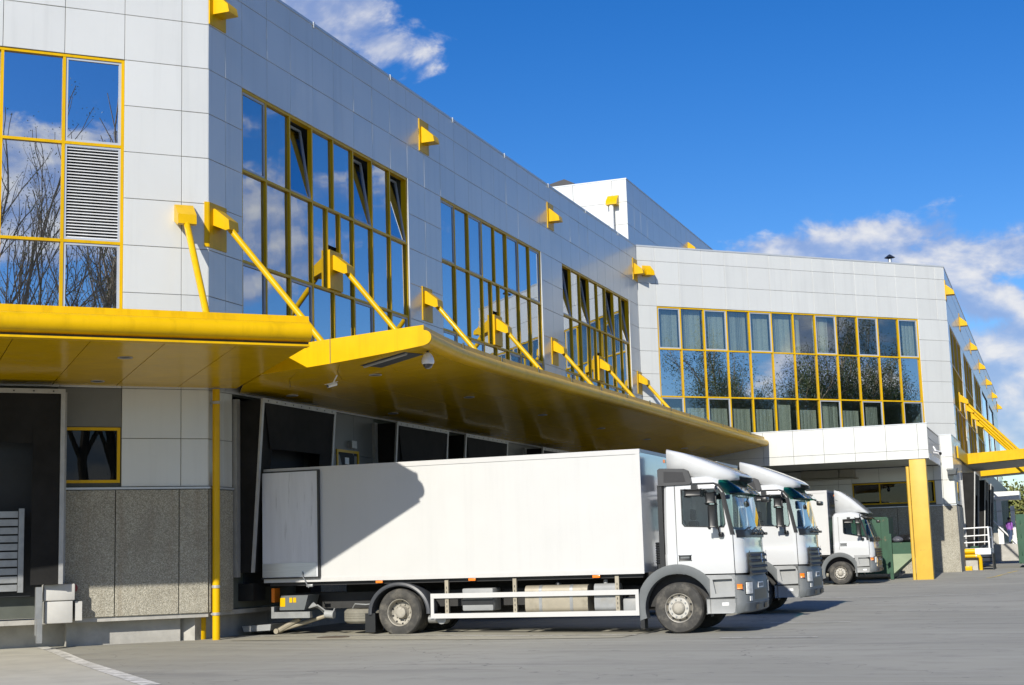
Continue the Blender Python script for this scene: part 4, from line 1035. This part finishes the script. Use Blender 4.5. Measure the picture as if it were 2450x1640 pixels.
    # seats, wheel
    for yy in (-.62,.62):
        m=MB(); m.cbox(-.02,.45,yy-.25,yy+.25,1.45,1.75,.06); m.cbox(-.12,.04,yy-.24,yy+.24,1.7,2.35,.05); m.cbox(-.10,.0,yy-.13,yy+.13,2.36,2.6,.04); m.build('seat',SEAT,T)
    m=MB(); pts=[(.78+.06*math.sin(R(30*i)),-.62+.22*math.cos(R(30*i)),2.0+.2*math.sin(R(30*i))) for i in range(13)]; m.path(pts,.016,6); m.tube((.8,-.62,2.0),(.95,-.62,1.8),.03,8); m.build('steering_wheel',BLKP,T)
    m=MB(); m.cbox(.78,xf(1.9)-.12,-W+.12,W-.12,1.5,1.93,.06); m.build('dashboard',CABINT,T)
    # chassis and body
    bx0,bx1,b0,b1=v['box']
    m=MB(); m.box(bx0+.15,.5,-.44,-.36,.62,.98); m.box(bx0+.15,.5,.36,.44,.62,.98)
    for i in range(9): m.box(bx0+.5+i*1.0,bx0+.6+i*1.0,-.36,.36,.66,.94)
    m.box(bx0+.1,bx1-.05,-1.15,1.15,b0-.10,b0-.005); m.build('chassis',CHAS,T)
    m=MB(); m.box(bx0+1.2,bx1-.3,.55,1.1,.45,b0-.1); m.build('chassis_boxes',CHAS,T)
    m=MB(); m.box(bx0,bx1,-1.25,1.25,b0,b1); BX=m.build('cargo_box',BOXW,T)
    for s in (-1,1):
        m=MB(); m.box(bx0,bx1+.012,s*1.25,s*1.266,b1-.095,b1+.012); m.box(bx0,bx1+.012,s*1.25,s*1.268,b0-.02,b0+.075); m.box(bx1-.085,bx1+.012,s*1.25,s*1.264,b0+.075,b1-.095); m.build('edge_rail',BOXRAIL,BX)
    m=MB(); m.box(bx1+.0,bx1+.014,-1.25,1.25,b1-.06,b1+.012); m.build('edge_rail',BOXRAIL,BX)
    m=MB(); m.box(bx1+.002,bx1+.012,-1.24,1.24,b0+.0,b1-.065); m.build('front_wall',BOXFR,BX)
    m=MB(); m.box(bx1,bx1+.03,.75,1.15,b1-.19,b1-.12); m.build('marker_lamp',ORANGE,BX)
    m=MB(); m.box(bx0,bx0+1.45,-1.325,-1.285,b0+.10,b1-.085); DR=m.build('folded_door',DOORG,BX)
    m=MB(); m.box(bx0+.0,bx0+1.40,-1.333,-1.325,b0+.11,b0+.42); m.build('kick_plate',ALU,DR)
    m=MB(); d0,d1,e0,e1=bx0-.02,bx0+1.47,b0+.075,b1-.06; m.box(d1-.03,d1+.01,-1.34,-1.27,e0,e1); m.box(d0,d1,-1.338,-1.275,e1-.025,e1+.005); m.box(d0,d1,-1.34,-1.275,e0-.01,e0+.025); m.build('door_seal',BLKP,DR)
    m=MB(); m.path([(bx0+1.05,-1.35,b0+.22),(bx0+1.07,-1.36,b0+.1),(bx0+1.2,-1.33,b0-.15)],.012,6); m.cbox(bx0+1.14,bx0+1.30,-1.34,-1.28,b0-.13,b0-.07,.01); m.build('door_catch',STEEL,DR)
    for xx in (-6.95,-4.7,-1.85):
        m=MB(); m.cbox(xx,xx+.17,-1.255,-1.215,b0-.085,b0-.025,.008); m.build('marker_lamp',ORANGE,BX)
    # side guard
    for s in (-1,1):
        g0,g1=v['guard']; m=MB(); m.box(g0,g1,s*1.20,s*1.24,.82,.925); m.box(g0,g1,s*1.20,s*1.24,.385,.49); m.box(g0,g0+.075,s*1.20,s*1.238,.49,.82); m.box(g1-.075,g1,s*1.20,s*1.238,.49,.82); SG=m.build('side_guard',BOXRAIL,T)
        for xx in (g0+.33,(g0+g1)/2-.45,g1-.52):
            m=MB(); m.box(xx,xx+.085,s*1.12,s*1.195,.45,b0-.05); m.build('guard_post',TANKM,SG)
            m=MB()
            for q in range(6): m.box(xx+.035,xx+.05,s*1.195,s*1.1975,.52+.1*q,.57+.1*q)
            m.build('post_slots',CHAS,SG)
    # tanks
    m=MB(); rg=[[(x,-.85+p[0],p[1]) for p in rr(-.32,.32,.46,1.05,.12)] for x in (-3.42,-3.38,-2.06,-2.0)]
    m.loft(rg); TK=m.build('fuel_tank',TANKM,T)
    for xx in (-3.1,-2.4): 
        m=MB(); rg=[[(x,-.85+p[0]*1.02,.755+(p[1]-.755)*1.02) for p in rr(-.32,.32,.46,1.05,.12)] for x in (xx,xx+.07)]; m.loft(rg); m.build('tank_strap',STEEL,TK)
    m=MB(); m.lathe([(0,.07),(.06,.06),(.07,.0)],(-2.72,-.95,1.05),'z',12); m.build('tank_cap',BLKP,TK)
    m=MB(); rg=[[(x,-.88+p[0],p[1]) for p in rr(-.26,.26,.48,1.06,.10)] for x in (-1.86,-1.83,-1.42,-1.38)]; m.loft(rg); m.lathe([(0,.09),(.045,.08),(.05,.0)],(-1.65,-.95,1.06),'z',12); m.build('fluid_tank',GREYL,T)
    m=MB(); m.cbox(-4.92,-4.19,-1.1,-.6,.53,1.02,.03); TB=m.build('tool_box',GREYL,T); m=MB(); m.box(-4.925,-4.185,-1.106,-1.098,.66,.78); m.build('box_band',BLKP,TB)
    m=MB(); m.cbox(-1.25,-.88,-1.1,-.6,.45,.75,.05); m.build('air_tank',GREYL,T)
    m=MB(); m.lathe([(.10,-.2),(.16,-.2),(.17,-.1),(.17,.1),(.16,.2),(.0,.2)],(-7.55,-.2,.455),'z',28) ; 
    m=MB(); m.lathe([(.26,-.15),(.44,-.16),(.50,-.11),(.505,-.05),(.495,-.045),(.505,-.04),(.505,.0),(.495,.005),(.505,.01),(.505,.05),(.495,.055),(.505,.06),(.50,.11),(.44,.16),(.26,.15)],(-7.45,-.72,.455),'z',40); SPW=m.build('spare_wheel',TYRED,T)
    m=MB(); m.path([(-7.8,-.72,.62),(-7.72,-.75,.72),(-7.45,-.75,.70),(-7.2,-.75,.72),(-7.12,-.72,.62)],.02,6); m.build('spare_carrier',STEEL,SPW)
    # rear axle
    rx=v['rx']; rw=v['rw']
    for s in (-1,1):
        wheel(T,rx,s*1.20,rw,s,False,.27,'rear_wheel'); wheel(T,rx,s*.86,rw,s,False,.27,'rear_inner_wheel')
        m=MB(); rg=[]
        for i in range(25):
            a=R(-3+186*i/24)
            def pt(rad,yy): return (rx+rad*math.cos(a)*1.12,yy,rw+rad*math.sin(a)*.98)
            rg.append([pt(.60,s*.75),pt(.60,s*1.235),pt(.63,s*1.25),pt(.675,s*1.235),pt(.69,s*1.19),pt(.66,s*.75)])
        m.loft(rg,True,True); MG=m.build('mudguard',mat('mudguard_plastic',(.055,.06,.07),.42,0,.5,var=.15,vscale=4),T)
        m=MB(); m.box(rx-.85,rx-.60,s*.8,s*1.2,.10,.52); m.build('mud_flap',BLKP,MG)
        wheel(T,0,s*1.225,wr,s,True,.30,'front_wheel')
    m=MB(); m.tube((rx,-1.1,rw),(rx,1.1,rw),.11,12); m.tube((0,-1.0,wr),(0,1.0,wr),.07,12); m.lathe([(0,-.22),(.2,-.15),(.24,0),(.2,.15),(0,.22)],(rx,0,rw),'y',16); m.build('axles',CHAS,T)
    m=MB(); m.tube((rx+.95,-1.05,.36),(rx+.95,-.8,.36),.11,16); m.tube((rx+.6,-.9,.36),(rx+.95,-.9,.36),.09,14); m.build('air_canister',STEEL,T)
    # tail lift
    m=MB(); m.add([(bx0+.38,-1.15,.95),(bx0+1.08,-1.15,.95),(bx0+.98,-1.15,.62),(bx0+.34,-1.15,.62),(bx0+.38,-.6,.95),(bx0+1.08,-.6,.95),(bx0+.98,-.6,.62),(bx0+.34,-.6,.62)],[(0,3,2,1),(4,5,6,7),(0,1,5,4),(1,2,6,5),(2,3,7,6),(3,0,4,7)]); TL=m.build('tail_lift_pump',GREYP,T)
    for xx in (.36,.60,.70):
        m=MB(); m.box(bx0+xx,bx0+xx+(.13 if xx<.5 else .075),-1.158,-1.151,.70 if xx<.5 else .79,.90); m.build('warning_label',YEL,TL)
    m=MB(); m.box(bx0+.15,bx0+1.15,-1.2,-1.08,.44,.58); m.box(bx0+.15,bx0+.22,-1.2,-1.08,.58,.7); m.build('tail_lift_beam',STEEL,TL)
    m=MB(); m.tube((bx0+.2,-.95,.15),(bx0+.75,-.95,.42),.06,8); m.tube((bx0+.2,-.95,.15),(bx0+1.5,-.8,.5),.045,8); m.tube((bx0+.18,-1.05,.14),(bx0+.18,-.8,.14),.06,14); m.build('tail_lift_arm',TANKM,TL)
    m=MB()
    for q in range(7): m.path([(bx0+1.05,-1.05+.03*q,.66+.02*q),(bx0+1.3,-1.1+.05*q,.72-.03*q),(bx0+1.5,-1.08+.04*q,.58-.02*q),(bx0+1.62,-1.0+.02*q,.45+.03*q)],.018,6)
    m.tube((bx0+1.5,-1.1,.52),(bx0+1.72,-1.1,.5),.09,12); m.build('tail_lift_hoses',GREYL,TL)
    m=MB(); m.add([(bx0-.75,-1.0,.26),(bx0+.02,-1.0,.30),(bx0+.0,-1.0,.16),(bx0-.7,-1.0,.13),(bx0-.75,1.0,.26),(bx0+.02,1.0,.30),(bx0+.0,1.0,.16),(bx0-.7,1.0,.13)],[(0,3,2,1),(4,5,6,7),(0,1,5,4),(1,2,6,5),(2,3,7,6),(3,0,4,7)]); m.build('tail_lift_platform',ALU,TL)
    m=MB(); m.box(bx0+.1,bx0+.18,-1.1,-.85,.8,1.12); m.build('tail_lamp',ORANGE,T)
    return T
big=dict(big=True,wr=.525,xf=[(.3,1.40),(1.3,1.42),(2.0,1.40),(2.9,1.22),(3.1,1.12),(3.3,.92)],xr=-.25,roof=3.27,cb=1.21,
    win=[(.17,2.95),(.95,2.94),(1.00,2.86),(1.055,2.24),(1.02,2.17),(.22,2.21),(.17,2.27)],ws=(2.02,2.86),dx0=.02,hz=1.55,mz=2.15,gr=(1.16,1.63),bp=(.40,1.18),fr=(.71,.90,1.0),
    fairing=[(-.15,3.84,3.37,1.14,.09),(.2,3.745,3.28,1.14,.10),(.57,3.60,3.19,1.13,.12),(.94,3.44,3.13,1.07,.12),(1.15,3.34,3.12,.93,.10),(1.30,3.24,3.14,.70,.04)],
    box=(-9.80,-.71,1.27,3.86),guard=(-5.62,-.85),rx=-6.4,rw=.525)
T1=make_truck('box_truck','nearest white box truck, its long side sunlit below the yellow canopy',big)
T1.location=(-7.6,31.23,0.0)
T2=copy_tree(T1); T2.location=(-7.47,38.15,gz(-7.5,38)-.005); T2['label']='second white box truck, only its cab showing past the nearest truck'
sm_=dict(big=False,wr=.475,xf=[(.3,1.40),(1.2,1.42),(1.85,1.36),(2.7,1.10),(2.85,1.0),(3.1,.8)],xr=-.23,roof=2.97,cb=1.08,
    win=[(.23,2.64),(.92,2.67),(1.00,2.5),(1.13,2.0),(1.10,1.91),(.26,2.07),(.22,2.13)],ws=(1.80,2.66),dx0=.02,hz=1.63,mz=1.98,gr=(1.05,1.45),bp=(.48,1.10),fr=(.63,.80,1.05),
    fairing=[(-.10,3.88,2.95,1.02,.10),(.15,3.80,2.95,1.02,.12),(.55,3.52,2.95,1.0,.14),(.85,3.25,2.93,.96,.12),(1.08,3.03,2.91,.88,.08),(1.22,2.91,2.87,.75,.03)],
    box=(-8.4,-.38,1.25,3.87),guard=(-4.9,-.95),rx=-5.2,rw=.475)
T3=make_truck('box_truck','smaller white truck with a steep pointed roof fairing beside the green container',sm_)
T3.location=(-8.7,62.73,gz(-8.7,62)-.01)
# ------------------------------------------------------------------ yard markings
m=None
LIN=math.radians(-0.4)
sheet('concrete_strip',bil((-17.2,28.1),(-8.5,28.75),(-8.5,31.6),(-17.2,31.6)),30,6,APR2,.009)
sheet('painted_line',bil((-17.3,29.56),(-8.4,29.50),(-8.4,29.60),(-17.3,29.66)),60,1,LINEW,.016)
sheet('painted_line',bil((-6.4,28.3),(-4.5,28.2),(-4.5,28.29),(-6.4,28.39)),12,1,LINEW,.016)
sheet('painted_line',bil((-6.4,33.6),(-4.6,33.6),(-4.6,33.68),(-6.4,33.68)),20,1,LINEW,.016)
sheet('painted_line',bil((-8.5,47.5),(-2.0,47.5),(-2.0,47.65),(-8.5,47.65)),20,1,LINEW,.016)
sheet('painted_line',bil((-3.3,66.),(-2.2,72.),(-2.05,72.),(-3.15,66.)),4,6,LINEY,.006)
sheet('concrete_apron',bil((-27,21),(-16,11.5),(-12.65,18.3),(-21.3,26.75)),20,20,APRON,.004)
sheet('painted_line',bil((-12.65,18.3),(-12.45,18.5),(-21.15,26.95),(-21.3,26.75)),2,20,LINEW,.008)
m=MB(); m.lathe([(.0,.012),(.28,.012),(.285,.004),(.30,.004),(.305,.012),(.36,.012),(.37,0)],(-15.15,29.05,.0+gz(-15.15,29.05)+.004),'z',32); mh=m.build('manhole_cover',mat('cast_iron',(.16,.13,.10),.7,.3,var=.25,vscale=9,bump=.4,bscale=30),None); tag(mh,'round iron manhole cover in the asphalt below the rear of the nearest truck','manhole cover')
# ------------------------------------------------------------------ small things on the building
def bullet(name,label,p,aim,s=1.0,arm=(0,0,.2)):
    t=thing(name,label,'camera',p); P=Vector(p); d=(Vector(aim)-P).normalized()
    m=MB(); m.tube(P-d*.18*s,P+d*.18*s,.055*s,14); m.build('camera_body',CAMW,t)
    m=MB(); m.tube(P+d*.18*s,P+d*.20*s,.042*s,14); m.build('camera_lens',CAMD,t)
    m=MB(); up=d.cross(Vector((0,0,1))).normalized(); a=P+Vector((0,0,.06*s)); q=[a-d*.2*s-up*.065*s,a+d*.26*s-up*.065*s,a+d*.26*s+up*.065*s,a-d*.2*s+up*.065*s]; m.add([*q,*[v_+Vector((0,0,.012)) for v_ in q]],[(0,3,2,1),(4,5,6,7),(0,1,5,4),(1,2,6,5),(2,3,7,6),(3,0,4,7)]); m.build('camera_hood',CAMW,t)
    m=MB(); m.tube(P,P+Vector(arm),.025*s,10); m.build('camera_arm',CAMW,t)
    return t
bullet('bullet_camera','small pale bullet camera hung from the canopy soffit above the nearest truck',(-15.05,28.95,5.60),(-17,24,4.2),.72,(.1,.05,.22))
bullet('bullet_camera','white bullet camera fixed to the end of the balcony railing',(-5.06,68.4,5.72),(-3.5,66,5.2),1.55,(-.15,.1,.3))
t=thing('dome_camera','white dome camera hanging below the tip of the long canopy','camera',(-12.35,28.15,6.05))
m=MB(); m.tube((-12.35,28.15,6.12),(-12.35,28.15,5.98),.03,12); m.build('camera_stem',BLKP,t)
m=MB(); m.lathe([(.0,.17),(.05,.165),(.085,.13),(.12,.06),(.135,.0),(.135,-.05),(.12,-.075),(.11,-.08)],(-12.35,28.15,5.86),'z',28); m.build('camera_housing',CAMW,t)
m=MB(); m.lathe([(.108,-.075),(.098,-.12),(.07,-.16),(.03,-.18),(.0,-.183)],(-12.35,28.15,5.86),'z',24); m.build('camera_dome',CAMD,t)
t=thing('floodlight','grey floodlight box mounted on the corner of the far ground floor','floodlight',(-4.55,72.3,5.0))
m=MB(); m.add([(-4.95,71.9,5.12),(-4.5,71.9,5.12),(-4.45,72.4,5.2),(-4.95,72.4,5.2),(-4.88,71.95,4.9),(-4.55,71.95,4.9),(-4.5,72.3,4.86),(-4.9,72.3,4.86)],[(0,1,2,3),(7,6,5,4),(0,4,5,1),(1,5,6,2),(2,6,7,3),(3,7,4,0)]); m.build('lamp_housing',GREYP,t)
m=MB(); m.box(-4.75,-4.65,72.2,72.5,5.05,5.12); m.build('lamp_bracket',STEEL,t)
# ------------------------------------------------------------------ waste compactor beside truck 3
zg=gz(-7,67.5)
t=thing('waste_compactor','green steel waste compactor container in the shade behind the smaller truck','container',(-7.8,68,zg))
m=MB(); m.box(-9.6,-7.3,67,69.3,zg+.25,zg+2.75); m.build('container_body',GREEN,t)
for i in range(7):
    m=MB(); m.box(-9.5+.36*i,-9.4+.36*i,66.93,67,zg+.3,zg+2.7); m.build('rib',GREEN,t)
m=MB(); m.box(-7.3,-7.18,66.95,69.35,zg+.1,zg+2.0); m.box(-7.3,-7.16,66.9,67.05,zg+.0,zg+2.0); m.build('end_frame',GREEN,t)
m=MB(); m.prism([(-7.15,zg+.25),(-7.15,zg+1.1),(-6.2,zg+1.1),(-6.2,zg+1.05)],'y',67.0,69.2); m.build('loading_chute',GREENL,t)
m=MB(); m.box(-7.15,-6.2,67.02,69.2,zg+1.1,zg+1.6); m.build('chute_hopper',GREEN,t)
random.seed(21)
def bag(p,r,matl,label):
    m=MB(); rg=[]; n=14; ph=[random.uniform(0,6) for _ in range(4)]
    for j in range(9):
        b=j/8; z=r*1.15*b; rad=r*math.sin(math.pi*min(1,.12+b*.88))**.6*(1-.25*b)
        rg.append([(p[0]+rad*(1+.13*math.sin(3*2*math.pi*i/n+ph[0]+j*.4)+.09*math.sin(5*2*math.pi*i/n+ph[1]))*math.cos(2*math.pi*i/n),p[1]+rad*(1+.13*math.sin(3*2*math.pi*i/n+ph[2]))*math.sin(2*math.pi*i/n),p[2]+z) for i in range(n)])
    m.loft(rg); o=m.build('rubbish_bag',matl); tag(o,label,'rubbish bag','rubbish bags on the compactor'); return o
bag((-6.95,67.5,zg+1.6),.26,BAGW,'crumpled grey rubbish bag nearest the green container')
bag((-6.72,68.1,zg+1.58),.34,BAG,'dark rubbish bag in the middle of the compactor hopper')
bag((-6.42,67.6,zg+1.6),.33,BAG,'black rubbish bag nearest the yellow column')
# ------------------------------------------------------------------ far right corner
zg=.33
t=thing('stair_platform','white railed steel platform with stairs beside the far wall','platform',(-4.1,76,zg))
m=MB(); m.box(-4.6,-3.42,76.0,79.5,1.08,1.38); m.build('platform_deck',WSTEEL,t)
m=MB()
for x in (-4.74,-3.47): m.tube((x,76.05,zg if x<-4 else 1.1),(x,76.05,2.40 if x>-4 else 1.98),.045,8)
m.tube((-4.74,76.05,2.36),(-3.47,76.05,2.40),.035,8); m.tube((-4.74,76.05,1.98),(-3.47,76.05,2.02),.03,8); m.tube((-4.74,76.05,1.66),(-3.47,76.05,1.69),.03,8)
m.tube((-3.47,76.05,2.40),(-3.47,79.4,2.40),.035,8); m.tube((-3.47,79.4,1.1),(-3.47,79.4,2.4),.04,8); m.tube((-3.47,76.05,1.9),(-3.47,79.4,1.9),.025,8); m.build('railing',WSTEEL,t)
for i in range(4):
    m=MB(); m.box(-3.95+.0,-3.36,77.2+.0,77.5,zg+.12+.22*i,zg+.16+.22*i); m.build('stair_tread',CHAS,t)
m=MB(); m.box(-3.38,-3.33,76.1,78.6,zg,1.1); m.build('stair_stringer',CHAS,t)
m=MB(); m.box(-4.73,-4.07,76.1,78,zg-.1,.93); m.build('platform_plinth',CONC,t)
m=MB(); m.lathe([(.0,.09),(.2,.09),(.24,.0)],(-4.2,76.8,1.39),'z',18); bk=m.build('basin_lid',GREEN,None); tag(bk,'shallow green lid lying on the white platform','lid')
t=thing('pipe_barrier','yellow bent pipe barrier in front of the concrete plinth','barrier',(-4.3,75.9,zg))
m=MB(); m.path([(-4.75,75.9,1.01),(-4.3,75.9,1.01),(-4.05,75.9,1.01),(-3.96,75.9,.98),(-3.92,75.9,.9),(-3.92,75.9,.6),(-3.92,75.9,zg-.02)],.09,12); m.build('bent_pipe',YEL,t)
m=MB(); m.tube((-4.7,75.98,1.24),(-4.15,75.98,1.24),.13,14); m.build('upper_pipe',YEL,t)
for x in (-4.1,): 
    m=MB(); m.tube((x-.02,75.9,1.01),(x+.02,75.9,1.01),.1,12); m.build('pipe_band',FRAMEW,t)
m=MB(); m.cbox(-4.82,-4.32,75.5,75.8,zg-.05,.53,.02); o=m.build('kerb_block',YEL); tag(o,'low yellow painted block on the ground by the far wall','kerb block')
zc=gz(-2,80)
t=thing('refuse_container','green ribbed container cut off by the right edge of the picture','container',(-1.5,80,zc))
m=MB(); m.box(-2.25,0.4,80,83.5,zc+.2,3.04); m.build('container_body',GREEN,t)
for i in range(6):
    m=MB(); m.box(-2.2+.45*i,-2.12+.45*i,79.93,80,zc+.25,3.0); m.build('rib',GREEN,t)
for zz in (1.9,2.6,1.0):
    m=MB(); m.path([(-2.05,79.93,zz),(-2.05,79.86,zz),(-2.05,79.86,zz+.12),(-2.05,79.93,zz+.12)],.015,6); m.build('hook',GREEN,t)
for x in (-2.0,.1):
    m=MB(); m.lathe([(0,-.05),(.13,-.05),(.13,.05),(0,.05)],(x,80.1,zc+.13),'x',16); m.build('wheel',BLKP,t)
# raised platform, kiosk, person
m=MB(); m.box(-4.7,2,104,125,.2,1.5); m.build('loading_ramp',CONC); 
tag(bpy.data.objects['loading_ramp'],'raised concrete ramp under the far glazed kiosk','ramp')
t=thing('glazed_kiosk','far white framed glass kiosk standing on the raised ramp','kiosk',(-3.8,106,1.5))
m=MB(); m.box(-4.8,-2.6,105,108,4.5,5.03); m.build('kiosk_roof',WSTEEL,t)
for x,wd in ((-4.55,.18),(-3.98,.34),(-3.13,.28)):
    m=MB(); m.box(x-wd/2,x+wd/2,105.1,105.3,1.5,4.5 if x<-3.5 else 4.05); m.build('kiosk_post',WSTEEL,t)
m=MB(); m.box(-4.6,-3.98,105.18,105.2,2.3,4.5); m.build('kiosk_pane',GLASSK,t)
m=MB(); m.box(-3.9,-3.2,105.18,105.2,1.6,4.4); m.build('kiosk_pane',GLASSK,t)
m=MB(); m.box(-4.6,-4.0,105.12,105.24,1.5,2.25); m.build('kiosk_sill',CONC,t)
m=MB(); m.tube((-4.75,104.9,3.45),(-3.1,104.9,1.6),.05,8); m.build('brace',WSTEEL,t)
m=MB(); m.tube((-4.7,105.05,2.7),(-2.6,105.05,2.75),.02,6); m.tube((-4.7,105.05,3.7),(-2.6,105.05,3.75),.02,6); m.build('kiosk_rail',FRAMEW,t)
def person(p):
    t=thing('person','person in a purple jacket and blue trousers walking behind the kiosk posts','person',p,R(60),local=True)
    J=dict(pel=(0,0,.95),ch=(0.03,0,1.3),nk=(.04,0,1.48),hd=(.06,0,1.62),ht=(.06,0,1.74),ls=(.03,.19,1.42),le=(.06,.24,1.15),lh=(.2,.22,.95),rs=(.03,-.19,1.42),re=(-.06,-.25,1.15),rh=(.0,-.24,.9),lk=(.16,.1,.52),lf=(.06,.1,.08),lt=(.22,.1,.04),rk=(.0,-.1,.5),rf=(-.22,-.1,.1),rt=(-.06,-.1,.04),lhip=(0,.1,.9),rhip=(0,-.1,.9))
    rad=dict(pel=.15,ch=.16,nk=.065,hd=.095,ht=.07,ls=.08,le=.055,lh=.04,rs=.08,re=.055,rh=.04,lk=.075,lf=.05,lt=.035,rk=.075,rf=.05,rt=.035,lhip=.11,rhip=.11)
    E_=[('pel','ch'),('ch','nk'),('nk','hd'),('hd','ht'),('ch','ls'),('ls','le'),('le','lh'),('ch','rs'),('rs','re'),('re','rh'),('pel','lhip'),('lhip','lk'),('lk','lf'),('lf','lt'),('pel','rhip'),('rhip','rk'),('rk','rf'),('rf','rt')]
    ks=list(J); me=bpy.data.meshes.new('body'); me.from_pydata([J[k] for k in ks],[(ks.index(a),ks.index(b)) for a,b in E_],[])
    ob=bpy.data.objects.new('body',me); COL.objects.link(ob)
    md=ob.modifiers.new('skin','SKIN'); 
    for i,k in enumerate(ks): me.skin_vertices[0].data[i].radius=(rad[k],rad[k]*.85); me.skin_vertices[0].data[i].use_root=(k=='pel')
    ob.modifiers.new('ss','SUBSURF').levels=1; ob.modifiers['ss'].render_levels=1
    dg=bpy.context.evaluated_depsgraph_get(); m2=bpy.data.meshes.new_from_object(ob.evaluated_get(dg)); bpy.data.objects.remove(ob)
    for x in (SKIN,PURPLE,JEANS,SHOE): m2.materials.append(x)
    for pl in m2.polygons:
        z=pl.center.z; ay=abs(pl.center.y); pl.use_smooth=True
        pl.material_index=0 if z>1.5 or (ay>.2 and z<.99) else (1 if z>.93 else (2 if z>.12 else 3))
    link('body',m2,t)
    m=MB(); m.lathe([(0,.12),(.06,.11),(.10,.05),(.105,0),(.09,-.06),(.0,-.07)],(.035,0,1.68),'z',14); m.build('hair',HAIR,t)
    return t
person((-3.4,104.6,1.5))
# ------------------------------------------------------------------ trees
def branchy(mb,p,d,L,r,lev,tips,rng,up,side,mx):
    n=3; q=Vector(p); dd=Vector(d)
    for i in range(n):
        nx=q+dd*(L/n); mb.tube(q,nx,r*(1-.3*i/n),6 if lev<2 else 3,r*(1-.3*(i+1)/n),False); q=nx
        dd=(dd+Vector((rng.gauss(0,.10),rng.gauss(0,.10),rng.gauss(0,.05)+up*.1))).normalized()
        if lev<mx and (lev>0 or i>=1):
            for _ in range(2 if lev<2 else 1):
                a=rng.uniform(0,6.28); s_=dd.orthogonal().normalized(); s_=Matrix.Rotation(a,3,dd)@s_
                nd=(dd*.75+s_*rng.uniform(.45,.8)*side+Vector((0,0,up))).normalized()
                branchy(mb,q,nd,L*rng.uniform(.5,.72),max(.012,r*.45),lev+1,tips,rng,up,side,mx)
    tips.append((q.copy(),dd.copy()))
    if lev<mx: branchy(mb,q,dd,L*.72,r*.66,lev+1,tips,rng,up,side,mx)
def tree(name,label,x,y,H,rng,leaves,leafsize,matl,droop=0,spread=1.0,group='trees around the yard',side=1.0,up=.15):
    z=gz(x,y); t=thing(name,label,'tree',(x,y,z),0,group)
    mb=MB(); tips=[]; branchy(mb,(x,y,z-.1),(rng.gauss(0,.03),rng.gauss(0,.03),1),H*.345,H*.0085+.05,0,tips,rng,up,side,4)
    me=bpy.data.meshes.new('trunk'); me.from_pydata(mb.v,[],mb.f); me.materials.append(BARK); link('trunk',me,t)
    r_=np.random.default_rng(rng.randrange(10**6)); T_=np.array([tp[:] for tp,_ in tips]); c=T_[r_.integers(0,len(T_),leaves)]
    c=c+np.stack([r_.normal(0,.45*spread,leaves),r_.normal(0,.45*spread,leaves),r_.normal(0,.4,leaves)-droop*np.abs(r_.normal(0,1.2,leaves))],1)
    a=r_.normal(size=(leaves,3)); a/=np.linalg.norm(a,axis=1)[:,None]; b=np.cross(a,r_.normal(size=(leaves,3))); b/=np.linalg.norm(b,axis=1)[:,None]
    s_=(leafsize*r_.uniform(.6,1.4,leaves))[:,None]
    vs=np.stack([c-a*s_,c+b*s_*.5,c+a*s_,c-b*s_*.5],1).reshape(-1,3).tolist(); fs=np.arange(leaves*4).reshape(-1,4).tolist()
    me=bpy.data.meshes.new('crown'); me.from_pydata(vs,[],fs); me.materials.append(matl); link('crown',me,t)
    return t
rng=random.Random(5)
spots=[('poplar_tree','tall sparse poplar, leftmost in the reflection of the end wall windows',16,-13,33,3500,LEAFY),('poplar_tree','tall sparse poplar reflected next to the leftmost one',21,-9,34,3500,LEAFY),('poplar_tree','bare young poplar in the middle of the end wall reflection',25,-5,31,3000,LEAFY),('poplar_tree','bushy spring poplar low in the end wall reflection',23,-1,19,5000,LEAFY),('poplar_tree','sparse poplar at the right of the end wall reflection',29,0,30,3000,LEAFY),('poplar_tree','slender poplar at the far back of the end wall reflection',33,-12,38,3500,LEAFY)]
for nm,lb,x,y,H,nl,ml in spots: tree(nm,lb,x,y,H,rng,nl,.06,ml,0,.6,'poplars reflected in the end wall windows',.75,.4)
spots=[('birch_tree','drooping birch reflected in the left panes of the wing',41.5,56.5,22.0,15000,LEAF,.7),('birch_tree','broad birch beside the drooping one in the wing reflection',45,60.2,19.0,11000,LEAF,.6),('birch_tree','tall dense birch in the middle of the wing reflection',50,66.5,24,17000,LEAF,.6),('birch_tree','second tall birch just right of the tall dense one',52.5,69.8,21.5,13000,LEAF,.6),('birch_tree','bare birch at the right of the wing reflection',56,74.5,20,2500,LEAFY,.2),('birch_tree','low birch between the two tall ones in the wing reflection',49,62.8,14,5000,LEAF,.5)]
for nm,lb,x,y,H,nl,ml,dr in spots: tree(nm,lb,x,y,H,rng,int(nl*4.5),.062,ml,dr,.8,'birches reflected in the wing windows',.6,.12)
tree('lime_tree','leafy tree far behind the glazed kiosk',-3.6,150,7.5,rng,6000,.22,LEAFY,.2,1.3,'trees beyond the far canopy')
tree('lime_tree','darker leafy tree behind the green container at the right edge',-1.0,143,6.5,rng,6000,.22,LEAF,.2,1.3,'trees beyond the far canopy')
